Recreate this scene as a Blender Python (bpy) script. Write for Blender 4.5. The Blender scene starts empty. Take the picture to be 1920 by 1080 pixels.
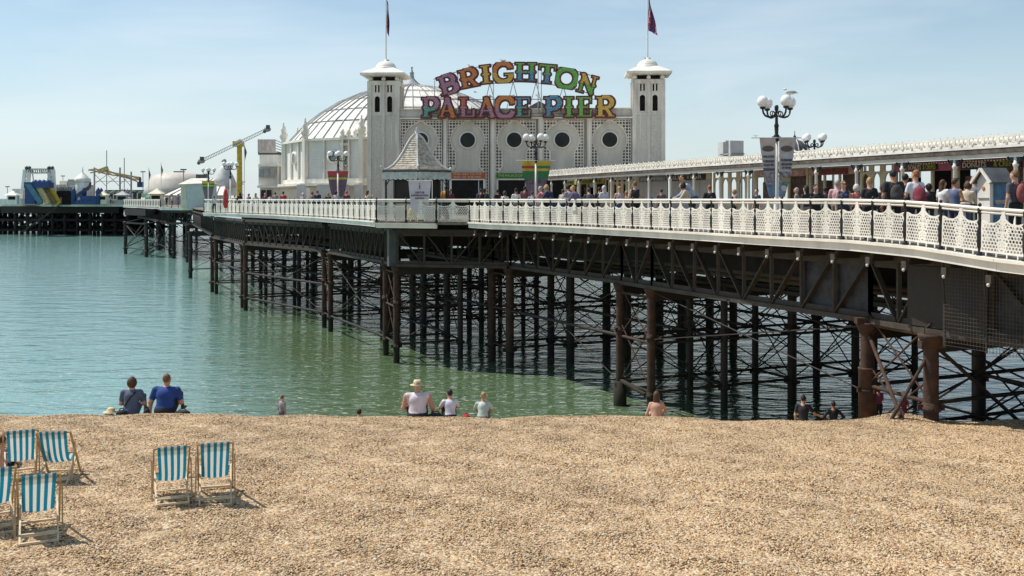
import bpy, math, random
import numpy as np
from mathutils import Vector, Matrix
R = math.radians
random.seed(11)
rng = np.random.default_rng(5)
S = bpy.context.scene
COL = S.collection
EYE = 8.1      # eye height above the water
F = 1900.0     # focal length in pixels of the 1920 wide photograph
HOR = 374.0
DECK = EYE - 1.05

# ---------------------------------------------------------------- camera
cd = bpy.data.cameras.new('camera'); cam = bpy.data.objects.new('camera', cd); COL.objects.link(cam)
cam.location = (0, 0, EYE); cam.rotation_euler = (R(90), 0, 0)
cd.sensor_width = 36; cd.lens = 36 * F / 1920; cd.shift_y = -(540 - HOR) / 1920
cd.clip_start = 0.2; cd.clip_end = 60000
S.camera = cam
# ---------------------------------------------------------------- sky and sun
SUN_EL, SUN_AZ = R(57), math.atan2(-0.93, 0.37)
W = bpy.data.worlds.new('World'); S.world = W; W.use_nodes = True
nt = W.node_tree; nt.nodes.clear(); N = nt.nodes.new; L = nt.links.new
sky = N('ShaderNodeTexSky'); sky.sky_type = 'NISHITA'; sky.sun_disc = False
sky.sun_elevation = SUN_EL; sky.sun_rotation = SUN_AZ
sky.air_density = 1.0; sky.dust_density = 0.35; sky.ozone_density = 1.2; sky.altitude = 0
hs = N('ShaderNodeHueSaturation'); hs.inputs['Saturation'].default_value = 0.94; hs.inputs['Value'].default_value = .97; hs.inputs['Hue'].default_value = 0.49
tc = N('ShaderNodeTexCoord'); mp = N('ShaderNodeMapping'); mp.inputs['Scale'].default_value = (1.2, 1.2, 7.0)
mp.inputs['Rotation'].default_value = (0, 0.12, 0)
nz = N('ShaderNodeTexNoise'); nz.inputs['Scale'].default_value = 1.7; nz.inputs['Detail'].default_value = 7; nz.inputs['Roughness'].default_value = 0.55
nz.inputs['Distortion'].default_value = 0.4
cr = N('ShaderNodeValToRGB'); cr.color_ramp.elements[0].position = 0.44; cr.color_ramp.elements[1].position = 0.80
cr.color_ramp.elements[0].color = (0, 0, 0, 1); cr.color_ramp.elements[1].color = (.55, .55, .55, 1)
mix = N('ShaderNodeMixRGB'); mix.inputs[2].default_value = (6.9, 7.6, 8.0, 1)
bg = N('ShaderNodeBackground'); bg.inputs['Strength'].default_value = 0.118
out = N('ShaderNodeOutputWorld')
L(sky.outputs[0], hs.inputs['Color']); L(tc.outputs['Generated'], mp.inputs[0]); L(mp.outputs[0], nz.inputs[0]); L(nz.outputs[0], cr.inputs[0])
# pale sea haze low over the horizon
sz = N('ShaderNodeSeparateXYZ'); L(tc.outputs['Generated'], sz.inputs[0])
hz = N('ShaderNodeValToRGB'); he = hz.color_ramp.elements; he[0].position = 0.0; he[0].color = (.75, .75, .75, 1); he[1].position = .20; he[1].color = (0, 0, 0, 1)
L(sz.outputs[2], hz.inputs[0]); hm = N('ShaderNodeMixRGB'); hm.inputs[2].default_value = (5.0, 6.1, 6.7, 1)
L(hz.outputs[0], hm.inputs[0]); L(hs.outputs[0], hm.inputs[1])
L(cr.outputs[0], mix.inputs[0]); L(hm.outputs[0], mix.inputs[1]); L(mix.outputs[0], bg.inputs[0]); L(bg.outputs[0], out.inputs[0])
sl = bpy.data.lights.new('sun', 'SUN'); sl.energy = 4.7; sl.angle = R(0.53); sl.color = (1.0, 0.945, 0.86)
so = bpy.data.objects.new('sun', sl); COL.objects.link(so)
sd = Vector((math.sin(SUN_AZ) * math.cos(SUN_EL), math.cos(SUN_AZ) * math.cos(SUN_EL), math.sin(SUN_EL)))
so.rotation_euler = sd.to_track_quat('Z', 'Y').to_euler(); so.location = (-60, 30, 90)
S.view_settings.view_transform = 'Standard'; S.view_settings.look = 'None'
S.view_settings.exposure = 0.12; S.view_settings.gamma = 1.0
S.cycles.max_bounces = 6; S.cycles.transparent_max_bounces = 6
S.cycles.caustics_reflective = False; S.cycles.caustics_refractive = False

def P(x, y, s):
    """photograph pixel + scale (pixels per metre) -> world point"""
    return Vector(((x - 960) / s, F / s, EYE + (HOR - y) / s))
def XY(x, s): return ((x - 960) / s, F / s)

# ---------------------------------------------------------------- materials
MATS = {}
def mat(name, c, rough=0.7, var=0.15, scale=3.0, bump=0.0, bscale=None, c2=None, metal=0.0, spec=0.4, streak=False, siding=0.0, sheen=0):
    if name in MATS: return MATS[name]
    m = bpy.data.materials.new(name); MATS[name] = m; m.use_nodes = True
    t = m.node_tree; n = t.nodes.new; l = t.links.new; b = t.nodes['Principled BSDF']
    b.inputs['Roughness'].default_value = rough; b.inputs['Metallic'].default_value = metal
    b.inputs['Specular IOR Level'].default_value = spec
    g = n('ShaderNodeNewGeometry')
    mpp = n('ShaderNodeMapping'); mpp.inputs['Scale'].default_value = (1, 1, 0.25) if streak else (1, 1, 1)
    l(g.outputs['Position'], mpp.inputs[0])
    no = n('ShaderNodeTexNoise'); no.inputs['Scale'].default_value = scale; no.inputs['Detail'].default_value = 5; no.inputs['Roughness'].default_value = .62
    l(mpp.outputs[0], no.inputs[0])
    rp = n('ShaderNodeValToRGB'); e = rp.color_ramp.elements
    a = np.array(c[:3]); d = np.array(c2) if c2 is not None else a * (1 - 2 * var)
    e[0].position = .32; e[1].position = .62 if c2 is None else .68
    e[0].color = (*np.clip(d, 0, 1), 1); e[1].color = (*np.clip(a if c2 is not None else a * (1 + var * .4), 0, 1), 1)
    l(no.outputs[0], rp.inputs[0]); l(rp.outputs[0], b.inputs['Base Color'])
    h = None
    if bump:
        nb = n('ShaderNodeTexNoise'); nb.inputs['Scale'].default_value = bscale or scale * 6; nb.inputs['Detail'].default_value = 4
        l(g.outputs['Position'], nb.inputs[0])
        bp = n('ShaderNodeBump'); bp.inputs['Strength'].default_value = bump; bp.inputs['Distance'].default_value = .03
        l(nb.outputs[0], bp.inputs['Height']); l(bp.outputs[0], b.inputs['Normal'])
    if siding:
        sp = n('ShaderNodeSeparateXYZ'); l(g.outputs['Position'], sp.inputs[0])
        mo = n('ShaderNodeMath'); mo.operation = 'MODULO'; mo.inputs[1].default_value = siding; l(sp.outputs[2], mo.inputs[0])
        dv = n('ShaderNodeMath'); dv.operation = 'DIVIDE'; dv.inputs[1].default_value = siding; l(mo.outputs[0], dv.inputs[0])
        bp = n('ShaderNodeBump'); bp.inputs['Strength'].default_value = .55; bp.inputs['Distance'].default_value = .03; bp.invert = True
        l(dv.outputs[0], bp.inputs['Height']); l(bp.outputs[0], b.inputs['Normal'])
    return m

WHITE = mat('white_paint', (.82, .78, .69), .5, .10, 1.3, streak=True, bump=.08)
WHITE2 = mat('weathered_white_paint', (.72, .67, .58), .6, .16, 2.2, streak=True, bump=.15)
SIDING = mat('painted_siding', (.61, .565, .475), .65, .10, 1.5, streak=True, siding=.13)
SIDE_BRIGHT = mat('white_boarding', (.74, .72, .66), .6, .07, 1.2, streak=True, siding=.16)
BRICKISH = mat('painted_tile', (.62, .58, .50), .65, .1, 9, bump=.4, bscale=14)
LEAD = mat('roof_metal_white', (.80, .77, .70), .75, .14, 1.6, bump=.2, bscale=5)
RIB = mat('roof_rib', (.10, .10, .10), .6, .2, 5)
IRON = mat('painted_iron_dark', (.026, .024, .022), .65, .3, 2.5, bump=.3, c2=(.036, .026, .019))
RUST = mat('rusty_iron', (.088, .045, .027), .85, .3, 3.2, bump=.6, c2=(.035, .022, .018), bscale=22)
TRUSSM = mat('girder_paint', (.070, .060, .047), .75, .3, 3, bump=.3, c2=(.042, .031, .023))
BLACK = mat('black_gloss_iron', (.018, .018, .020), .35, .3, 8)
GLASS = mat('dark_window_glass', (.022, .024, .02), .35, .3, 1.5, spec=.25)
GLASSL = mat('pale_window_glass', (.20, .23, .22), .3, .3, 2, spec=.4)
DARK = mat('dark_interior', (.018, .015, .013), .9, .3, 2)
PLANK = mat('deck_planks', (.22, .19, .15), .8, .25, 4, bump=.3)
SLATE = mat('weathered_shingles', (.56, .51, .42), .8, .3, 6, bump=.8, bscale=13)
TIMBER = mat('varnished_beech', (.52, .33, .16), .55, .2, 9)
TIMBERP = mat('pale_timber', (.68, .55, .36), .6, .15, 9)
GLOBE = mat('opal_glass_globe', (.86, .85, .82), .18, .03, 2, spec=.6)
YELLOW = mat('yellow_paint', (.62, .45, .05), .55, .2, 3)
YPALE = mat('pale_yellow_steel', (.62, .46, .22), .6, .2, 2)
GREEN = mat('green_paint', (.03, .22, .12), .5, .15, 1)
BLUE = mat('blue_vinyl', (.03, .07, .20), .5, .15, 1)
BLUE2 = mat('light_blue_vinyl', (.09, .20, .28), .5, .15, 1)
RED = mat('red_paint', (.55, .05, .04), .5, .15, 3)
CREAM = mat('cream_paint', (.72, .66, .50), .6, .1, 2)
def weed(m):
    t = m.node_tree; n = t.nodes.new; l = t.links.new; b = t.nodes['Principled BSDF']; src = b.inputs['Base Color'].links[0].from_socket
    g = n('ShaderNodeNewGeometry'); sp = n('ShaderNodeSeparateXYZ'); l(g.outputs['Position'], sp.inputs[0]); no = n('ShaderNodeTexNoise'); no.inputs['Scale'].default_value = 1.8; no.inputs['Detail'].default_value = 6; l(g.outputs['Position'], no.inputs[0])
    ma = n('ShaderNodeMath'); ma.operation = 'MULTIPLY_ADD'; ma.inputs[1].default_value = 2.2; l(no.outputs[0], ma.inputs[0]); l(sp.outputs[2], ma.inputs[2])
    mr = n('ShaderNodeMapRange'); mr.inputs[1].default_value = 1.7; mr.inputs[2].default_value = 2.9; mr.inputs[3].default_value = .85; mr.inputs[4].default_value = 0; l(ma.outputs[0], mr.inputs[0])
    mx = n('ShaderNodeMixRGB'); mx.inputs[2].default_value = (.016, .019, .010, 1); l(mr.outputs[0], mx.inputs[0]); l(src, mx.inputs[1]); l(mx.outputs[0], b.inputs['Base Color'])
weed(IRON); weed(RUST)
GREY = mat('grey_paint', (.35, .36, .36), .6, .15, 2)
DGREY = mat('dark_grey', (.10, .105, .11), .6, .2, 2)
LGREY = mat('pale_grey_panel', (.60, .60, .58), .55, .1, 2)
MAROON = mat('maroon_letter_body', (.11, .025, .022), .45, .2, 6)

def simple(name, c, rough=.75): return mat(name, c, rough, .10, 7)

# ---------------------------------------------------------------- mesh builder
class MB:
    def __init__(s): s.v = []; s.f = []; s.m = []; s.mats = []; s.smooth = []
    def mi(s, m):
        if m not in s.mats: s.mats.append(m)
        return s.mats.index(m)
    def add(s, vs, fs, m, smooth=False, M=None):
        o = len(s.v); k = s.mi(m)
        if M is not None: vs = [M @ Vector(v) for v in vs]
        s.v += [tuple(v) for v in vs]; s.f += [tuple(i + o for i in f) for f in fs]
        s.m += [k] * len(fs); s.smooth += [smooth] * len(fs); return s
    def box(s, c, d, m, M=None, rz=0.0):
        x, y, z = d[0] / 2, d[1] / 2, d[2] / 2
        cs, sn = math.cos(rz), math.sin(rz)
        vs = []
        for a in (-x, x):
            for b in (-y, y):
                for e in (-z, z): vs.append((c[0] + a * cs - b * sn, c[1] + a * sn + b * cs, c[2] + e))
        return s.add(vs, [(0, 1, 3, 2), (4, 6, 7, 5), (0, 4, 5, 1), (2, 3, 7, 6), (0, 2, 6, 4), (1, 5, 7, 3)], m, M=M)
    def beam(s, a, b, w, h, m, M=None):
        a = Vector(a); b = Vector(b); d = (b - a)
        if d.length < 1e-6: return s
        d.normalize(); up = Vector((0, 0, 1)) if abs(d.z) < .95 else Vector((0, 1, 0))
        r = d.cross(up).normalized() * w / 2; u = r.cross(d).normalized() * h / 2
        vs = [a - r - u, a + r - u, a + r + u, a - r + u, b - r - u, b + r - u, b + r + u, b - r + u]
        return s.add(vs, [(0, 1, 2, 3), (4, 7, 6, 5), (0, 4, 5, 1), (1, 5, 6, 2), (2, 6, 7, 3), (3, 7, 4, 0)], m, M=M)
    def tube(s, a, b, r0, m, r1=None, n=8, M=None, cap=True):
        r1 = r0 if r1 is None else r1; a = Vector(a); b = Vector(b); d = b - a
        if d.length < 1e-6: return s
        d.normalize(); q = Vector((1, 0, 0)) if abs(d.x) < .8 else Vector((0, 1, 0))
        e1 = d.cross(q).normalized(); e2 = d.cross(e1)
        vs = []
        for p, r in ((a, r0), (b, r1)):
            for i in range(n):
                t = 2 * math.pi * i / n; vs.append(p + e1 * math.cos(t) * r + e2 * math.sin(t) * r)
        s.add(vs, [(i, (i + 1) % n, n + (i + 1) % n, n + i) for i in range(n)], m, True, M)
        if cap:
            s.add(vs[:n], [tuple(range(n))[::-1]], m, M=M); s.add(vs[n:], [tuple(range(n))], m, M=M)
        return s
    def path(s, pts, r, m, n=6, M=None):
        for a, b in zip(pts[:-1], pts[1:]): s.tube(a, b, r, m, n=n, M=M)
        return s
    def lathe(s, c, prof, m, n=16, M=None, smooth=True, rot=0.0, close=True):
        c = Vector(c); vs = []; fs = []
        for r, z in prof:
            for i in range(n):
                t = 2 * math.pi * i / n + rot; vs.append((c.x + r * math.cos(t), c.y + r * math.sin(t), c.z + z))
        for k in range(len(prof) - 1):
            for i in range(n): j = (i + 1) % n; fs.append((k * n + i, k * n + j, (k + 1) * n + j, (k + 1) * n + i))
        if close: fs.append(tuple(range(n))[::-1]); fs.append(tuple((len(prof) - 1) * n + i for i in range(n)))
        return s.add(vs, fs, m, smooth, M)
    def ball(s, c, r, m, n=12, M=None, sc=(1, 1, 1)):
        vs = []; fs = []; c = Vector(c); h = n // 2
        vs.append((c.x, c.y, c.z - r * sc[2]))
        for k in range(1, h):
            ph = -math.pi / 2 + math.pi * k / h
            for i in range(n):
                t = 2 * math.pi * i / n
                vs.append((c.x + r * sc[0] * math.cos(ph) * math.cos(t), c.y + r * sc[1] * math.cos(ph) * math.sin(t), c.z + r * sc[2] * math.sin(ph)))
        vs.append((c.x, c.y, c.z + r * sc[2])); T = len(vs) - 1
        for i in range(n):
            j = (i + 1) % n; fs.append((0, 1 + j, 1 + i)); fs.append((T, T - n + i, T - n + j))
            for k in range(h - 2): fs.append((1 + k * n + i, 1 + k * n + j, 1 + (k + 1) * n + j, 1 + (k + 1) * n + i))
        return s.add(vs, fs, m, True, M)
    def prism(s, poly, z0, z1, m, M=None):
        n = len(poly); vs = [(p[0], p[1], z0) for p in poly] + [(p[0], p[1], z1) for p in poly]
        return s.add(vs, [tuple(range(n))[::-1], tuple(range(n, 2 * n))] + [(i, (i + 1) % n, n + (i + 1) % n, n + i) for i in range(n)], m, M=M)
    def build(s, name, parent=None, M=None):
        me = bpy.data.meshes.new(name)
        vs = s.v
        if parent is not None and M is None:
            off = parent_world(parent); vs = [(v[0] - off[0], v[1] - off[1], v[2] - off[2]) for v in vs]
        me.from_pydata([tuple(v) for v in vs], [], s.f)
        for m in s.mats: me.materials.append(m)
        me.polygons.foreach_set('material_index', s.m); me.polygons.foreach_set('use_smooth', s.smooth); me.update()
        o = bpy.data.objects.new(name, me); COL.objects.link(o)
        if parent is not None: o.parent = parent
        return o
def parent_world(p):
    v = Vector((0, 0, 0))
    while p is not None: v += p.location; p = p.parent
    return v
LOCAL = 'local'   # pass M=LOCAL to build() when the vertices are already local to the parent
def tag(o, label, cat, group=None, kind=None):
    if label: o['label'] = label
    if cat: o['category'] = cat
    if group: o['group'] = group
    if kind: o['kind'] = kind
    return o
def thing(name, label, cat, loc=(0, 0, 0), rotz=0.0, group=None):
    o = bpy.data.objects.new(name, None); COL.objects.link(o); o.location = loc; o.rotation_euler = (0, 0, rotz)
    o.empty_display_size = .3
    return tag(o, label, cat, group)
def kids(o): return [c for c in CH.get(o.name, [])] if False else [c for c in bpy.data.objects if c.parent == o]
def dup(root, loc, rotz, label=None, scale=None):
    ks = kids(root)
    r = root.copy(); COL.objects.link(r); r.location = loc; r.rotation_euler = (0, 0, rotz)
    if scale: r.scale = scale
    if label: r['label'] = label
    for ch in ks:
        c = ch.copy(); COL.objects.link(c); c.parent = r
        for g in kids(ch):
            d = g.copy(); COL.objects.link(d); d.parent = c
    return r
def inst(o, parent, loc=(0, 0, 0), rotz=0.0, scale=(1, 1, 1), name=None):
    c = o.copy(); COL.objects.link(c); c.parent = parent; c.location = loc; c.rotation_euler = (0, 0, rotz); c.scale = scale
    return c

# 2-D signed distance shape -> solid sheet, thickness d, front facing -y
def sheet(f, u0, u1, v0, v1, res, d, m, mb=None, M=None, mside=None):
    mb = mb or MB(); nu = max(2, int(round((u1 - u0) / res))); nv = max(2, int(round((v1 - v0) / res)))
    us = np.linspace(u0, u1, nu + 1); vs_ = np.linspace(v0, v1, nv + 1)
    U, V = np.meshgrid(us, vs_, indexing='ij'); Fv = f(U, V)
    Fv = np.where(np.abs(Fv) < 1e-5, 1e-5, Fv)
    Fv[0, :] = np.maximum(Fv[0, :], 1e-4); Fv[-1, :] = np.maximum(Fv[-1, :], 1e-4); Fv[:, 0] = np.maximum(Fv[:, 0], 1e-4); Fv[:, -1] = np.maximum(Fv[:, -1], 1e-4)
    ids = {}; pts = []; fs = []
    def gv(i, j):
        k = (i, j)
        if k not in ids: ids[k] = len(pts); pts.append((us[i], vs_[j]))
        return ids[k]
    def ev(i, j, a, b):
        k = (i, j, a, b) if (i, j) < (a, b) else (a, b, i, j)
        if k not in ids:
            f0, f1 = Fv[k[0], k[1]], Fv[k[2], k[3]]; t = f0 / (f0 - f1)
            ids[k] = len(pts); pts.append((us[k[0]] * (1 - t) + us[k[2]] * t, vs_[k[1]] * (1 - t) + vs_[k[3]] * t))
        return ids[k]
    ins = Fv < 0
    cand = ins[:-1, :-1] | ins[1:, :-1] | ins[:-1, 1:] | ins[1:, 1:]
    for i, j in zip(*np.nonzero(cand)):
        cs = [(i, j), (i + 1, j), (i + 1, j + 1), (i, j + 1)]
        w = []
        for k in range(4):
            a = cs[k]; b = cs[(k + 1) % 4]
            if ins[a]: w.append(gv(*a))
            if ins[a] != ins[b]: w.append(ev(*a, *b))
        if len(w) >= 3: fs.append(tuple(w))
    edge = {}
    for q in fs:
        for a, b in zip(q, q[1:] + q[:1]):
            if (b, a) in edge: del edge[(b, a)]
            else: edge[(a, b)] = 1
    n = len(pts)
    v3 = [(p[0], 0, p[1]) for p in pts] + [(p[0], d, p[1]) for p in pts]
    mb.add(v3, fs + [tuple(i + n for i in q[::-1]) for q in fs], m, M=M)
    if edge: mb.add(v3, [(a, a + n, b + n, b) for a, b in edge], mside or m, M=M)
    return mb
# distance helpers
def rc(u, v, a, b, c, d): return np.maximum(np.maximum(a - u, u - c), np.maximum(b - v, v - d))
def ci(u, v, a, b, r): return np.hypot(u - a, v - b) - r
def er(u, v, a, b, ru, rv, th):
    k = np.hypot((u - a) / ru, (v - b) / rv); return np.abs((k - 1) * min(ru, rv)) - th / 2
def sg(u, v, a, b, c, d, w):
    du, dv = c - a, d - b; t = np.clip(((u - a) * du + (v - b) * dv) / (du * du + dv * dv), 0, 1)
    return np.hypot(u - a - t * du, v - b - t * dv) - w / 2
def un(*a):
    r = a[0]
    for b in a[1:]: r = np.minimum(r, b)
    return r

TXT = {}
def text_mesh(s, size, m, depth=.01, spacing=1.0, bold=0.0):
    cu = bpy.data.curves.new('lettering', 'FONT'); cu.body = s; cu.size = size; cu.extrude = depth; cu.align_x = 'CENTER'; cu.align_y = 'CENTER'
    cu.space_character = spacing; cu.offset = bold; cu.resolution_u = 3
    o = bpy.data.objects.new('lettering', cu); COL.objects.link(o)
    dg = bpy.context.evaluated_depsgraph_get(); me = bpy.data.meshes.new_from_object(o.evaluated_get(dg))
    bpy.data.objects.remove(o); bpy.data.curves.remove(cu)
    me.materials.clear(); me.materials.append(m)
    return me
def text(s, size, m, loc, parent, rotz=0.0, name='lettering', fit=None, **k):
    """lettering standing upright, facing -y rotated by rotz; loc is in the parent's space"""
    me = text_mesh(s, size, m, **k)
    o = bpy.data.objects.new(name, me); COL.objects.link(o); o.parent = parent; o.location = loc
    o.rotation_euler = (R(90), 0, rotz)
    if fit:
        xs = [v.co.x for v in me.vertices]; w = max(xs) - min(xs)
        if w > 0: o.scale = (fit / w, 1, 1)
    return o
# ================================================================ ground, sea
def beach_h(X, Y):
    X = np.asarray(X, float); Y = np.asarray(Y, float)
    # depth below the eye as a function of distance
    h = np.interp(Y, [0, 8, 12, 15, 17, 20, 23, 25.0, 26.2, 33, 60], [4.1, 4.5, 4.75, 4.86, 4.93, 5.05, 5.22, 5.36, 5.78, 8.25, 13.0])
    t = np.clip((X - 2) / 6, 0, 1); t = t * t * (3 - 2 * t)
    h = h + .10 * t * np.clip((Y - 15) / 8, 0, 1) - .06 * np.clip((-X - 3) / 6, 0, 1) * np.clip((Y - 20) / 4, 0, 1)
    h -= .19 * np.exp(-((X - 9.45) / .75) ** 2 - ((Y - 25.2) / .8) ** 2)
    h += .032 * np.sin(X * .9 + Y * .35) * np.sin(Y * .8 - X * .2 + 1) + .028 * np.sin(X * 2.7 + 1.3 * np.sin(Y * 1.9)) * np.sin(Y * 2.2 + X * .6) + .007 * np.sin(X * 6.1 + 2 * np.sin(Y * 3.3 + X)) * np.sin(Y * 5.2 - X * 1.7 + 2 * np.sin(X * 2.1))
    return EYE - h
def gz(x, y): return float(beach_h(x, y))
def pebble_colour(t, fac):
    n = t.nodes.new
    rp = n('ShaderNodeValToRGB'); rp.color_ramp.interpolation = 'LINEAR'
    el = rp.color_ramp.elements
    cols = [(0, (.07, .042, .025)), (.10, (.18, .11, .058)), (.26, (.36, .23, .12)), (.50, (.50, .335, .18)), (.76, (.585, .425, .245)), (.90, (.64, .52, .36)), (1, (.50, .46, .39))]
    while len(el) < len(cols): el.new(.5)
    for e, (p, c) in zip(el, cols): e.position = p; e.color = (*c, 1)
    t.links.new(fac, rp.inputs[0]); return rp.outputs[0]
pm = bpy.data.materials.new('shingle_stones'); pm.use_nodes = True; t = pm.node_tree; b = t.nodes['Principled BSDF']; b.inputs['Roughness'].default_value = .75; b.inputs['Specular IOR Level'].default_value = .3
oi = t.nodes.new('ShaderNodeObjectInfo')
base = pebble_colour(t, oi.outputs['Random'])
g = t.nodes.new('ShaderNodeNewGeometry'); pn = t.nodes.new('ShaderNodeTexNoise'); pn.inputs['Scale'].default_value = .45; pn.inputs['Detail'].default_value = 5
t.links.new(g.outputs['Position'], pn.inputs[0])
mr = t.nodes.new('ShaderNodeMapRange'); mr.inputs[1].default_value = .35; mr.inputs[2].default_value = .65; mr.inputs[3].default_value = .84; mr.inputs[4].default_value = 1.12
t.links.new(pn.outputs[0], mr.inputs[0])
mx = t.nodes.new('ShaderNodeVectorMath'); mx.operation = 'SCALE'; t.links.new(base, mx.inputs[0]); t.links.new(mr.outputs[0], mx.inputs['Scale']); t.links.new(mx.outputs[0], b.inputs['Base Color'])
bm_ = bpy.data.materials.new('shingle_bed'); bm_.use_nodes = True; t = bm_.node_tree; b = t.nodes['Principled BSDF']; b.inputs['Roughness'].default_value = .9
g = t.nodes.new('ShaderNodeNewGeometry'); vo = t.nodes.new('ShaderNodeTexVoronoi'); vo.inputs['Scale'].default_value = 22
t.links.new(g.outputs['Position'], vo.inputs[0]); sp = t.nodes.new('ShaderNodeSeparateColor'); t.links.new(vo.outputs['Color'], sp.inputs[0])
t.links.new(pebble_colour(t, sp.outputs[0]), b.inputs['Base Color'])
bp = t.nodes.new('ShaderNodeBump'); bp.inputs['Strength'].default_value = 1; bp.inputs['Distance'].default_value = .03; bp.invert = True
t.links.new(vo.outputs['Distance'], bp.inputs['Height']); t.links.new(bp.outputs[0], b.inputs['Normal'])

def grid_mesh(name, xs, ys, mtl, off=0.0):
    X, Y = np.meshgrid(xs, ys, indexing='ij'); Z = beach_h(X, Y) + off
    vs = np.stack([X, Y, Z], -1).reshape(-1, 3); nx, ny = len(xs), len(ys)
    i, j = np.meshgrid(np.arange(nx - 1), np.arange(ny - 1), indexing='ij'); a = (i * ny + j).ravel()
    fs = np.stack([a, a + ny, a + ny + 1, a + 1], 1)
    me = bpy.data.meshes.new(name); me.from_pydata(vs.tolist(), [], fs.tolist()); me.materials.append(mtl)
    me.polygons.foreach_set('use_smooth', [True] * len(fs)); me.update()
    o = bpy.data.objects.new(name, me); COL.objects.link(o); return o
xs = np.unique(np.concatenate([np.linspace(-400, -40, 20), np.linspace(-40, 40, 161), np.linspace(40, 400, 20)]))
beach = grid_mesh('beach', xs, np.linspace(-30, 60, 226), bm_); tag(beach, None, None, kind='structure')

shingle = grid_mesh('shingle', np.linspace(-20, 20, 201), np.linspace(9.5, 28.5, 120), bm_, .0)
shingle['kind'] = 'stuff'; shingle['label'] = 'loose tan and brown pebbles covering the beach'; shingle['category'] = 'pebbles'
ng = bpy.data.node_groups.new('scatter_pebbles', 'GeometryNodeTree')
ng.interface.new_socket('Geometry', in_out='INPUT', socket_type='NodeSocketGeometry'); ng.interface.new_socket('Geometry', in_out='OUTPUT', socket_type='NodeSocketGeometry')
n = ng.nodes.new; l = ng.links.new
gi = n('NodeGroupInput'); go = n('NodeGroupOutput')
ds = n('GeometryNodeDistributePointsOnFaces'); ds.inputs['Density'].default_value = 960
# keep only the wedge the beach picture can show (with a margin)
pos = n('GeometryNodeInputPosition'); sx = n('ShaderNodeSeparateXYZ'); l(pos.outputs[0], sx.inputs[0])
ab = n('ShaderNodeMath'); ab.operation = 'ABSOLUTE'; l(sx.outputs[0], ab.inputs[0])
ml = n('ShaderNodeMath'); ml.operation = 'MULTIPLY_ADD'; ml.inputs[1].default_value = .51; ml.inputs[2].default_value = 2.2; l(sx.outputs[1], ml.inputs[0])
lt = n('ShaderNodeMath'); lt.operation = 'LESS_THAN'; l(ab.outputs[0], lt.inputs[0]); l(ml.outputs[0], lt.inputs[1])
l(lt.outputs[0], ds.inputs['Selection'])
ico = n('GeometryNodeMeshIcoSphere'); ico.inputs['Radius'].default_value = 1.0; ico.inputs['Subdivisions'].default_value = 2
sm = n('GeometryNodeSetMaterial'); sm.inputs['Material'].default_value = pm
ss = n('GeometryNodeSetShadeSmooth')
iop = n('GeometryNodeInstanceOnPoints')
rr = n('FunctionNodeRandomValue'); rr.data_type = 'FLOAT_VECTOR'; rr.inputs[0].default_value = (-.5, -.5, 0); rr.inputs[1].default_value = (.5, .5, 6.28)
rs = n('FunctionNodeRandomValue'); rs.data_type = 'FLOAT_VECTOR'; rs.inputs[0].default_value = (.011, .009, .007); rs.inputs[1].default_value = (.026, .019, .015); rs.inputs['Seed'].default_value = 3
l(gi.outputs[0], ds.inputs['Mesh']); l(ds.outputs['Points'], iop.inputs['Points']); l(ico.outputs['Mesh'], ss.inputs[0]); l(ss.outputs[0], sm.inputs['Geometry']); l(sm.outputs[0], iop.inputs['Instance'])
l(rr.outputs[0], iop.inputs['Rotation']); l(rs.outputs[0], iop.inputs['Scale'])
jn = n('GeometryNodeJoinGeometry'); l(iop.outputs[0], jn.inputs[0]); l(jn.outputs[0], go.inputs[0])
md = shingle.modifiers.new('scatter', 'NODES'); md.node_group = ng

# ---- sea
wm = bpy.data.materials.new('sea_water'); wm.use_nodes = True; t = wm.node_tree; b = t.nodes['Principled BSDF']; n = t.nodes.new; l = t.links.new
b.inputs['Roughness'].default_value = .09; b.inputs['IOR'].default_value = 1.42
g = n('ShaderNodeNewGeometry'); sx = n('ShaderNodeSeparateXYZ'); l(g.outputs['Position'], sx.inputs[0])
mr = n('ShaderNodeMapRange'); mr.inputs[1].default_value = -3.0; mr.inputs[2].default_value = 9.0   # pier and sky reflection painted into the colour: olive by the pier, paler outwards
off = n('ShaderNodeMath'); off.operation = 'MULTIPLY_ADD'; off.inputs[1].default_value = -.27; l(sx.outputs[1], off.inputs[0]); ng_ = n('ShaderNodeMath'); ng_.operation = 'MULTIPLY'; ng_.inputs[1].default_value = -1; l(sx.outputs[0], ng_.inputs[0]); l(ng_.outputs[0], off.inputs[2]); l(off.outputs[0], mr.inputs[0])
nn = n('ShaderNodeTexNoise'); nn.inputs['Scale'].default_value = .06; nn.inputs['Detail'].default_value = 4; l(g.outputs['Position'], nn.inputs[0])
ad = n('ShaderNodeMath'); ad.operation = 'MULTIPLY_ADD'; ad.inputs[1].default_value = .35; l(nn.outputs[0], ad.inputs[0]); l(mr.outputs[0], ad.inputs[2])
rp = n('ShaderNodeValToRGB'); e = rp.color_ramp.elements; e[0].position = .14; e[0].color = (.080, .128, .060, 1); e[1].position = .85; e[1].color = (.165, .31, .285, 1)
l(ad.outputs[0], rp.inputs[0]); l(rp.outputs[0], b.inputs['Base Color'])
def wave(scale, sx_, sy_, det, rot, dist=0.0):
    mp_ = n('ShaderNodeMapping'); mp_.inputs['Scale'].default_value = (sx_, sy_, 1); mp_.inputs['Rotation'].default_value = (0, 0, rot); l(g.outputs['Position'], mp_.inputs[0])
    w = n('ShaderNodeTexNoise'); w.inputs['Scale'].default_value = scale; w.inputs['Detail'].default_value = det; w.inputs['Distortion'].default_value = dist; w.inputs['Roughness'].default_value = .55; l(mp_.outputs[0], w.inputs[0]); return w.outputs[0]
w1 = wave(.55, .55, 1.3, 3, .15, .4); w2 = wave(2.2, .6, 1.3, 4, -.12, .3)
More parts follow.
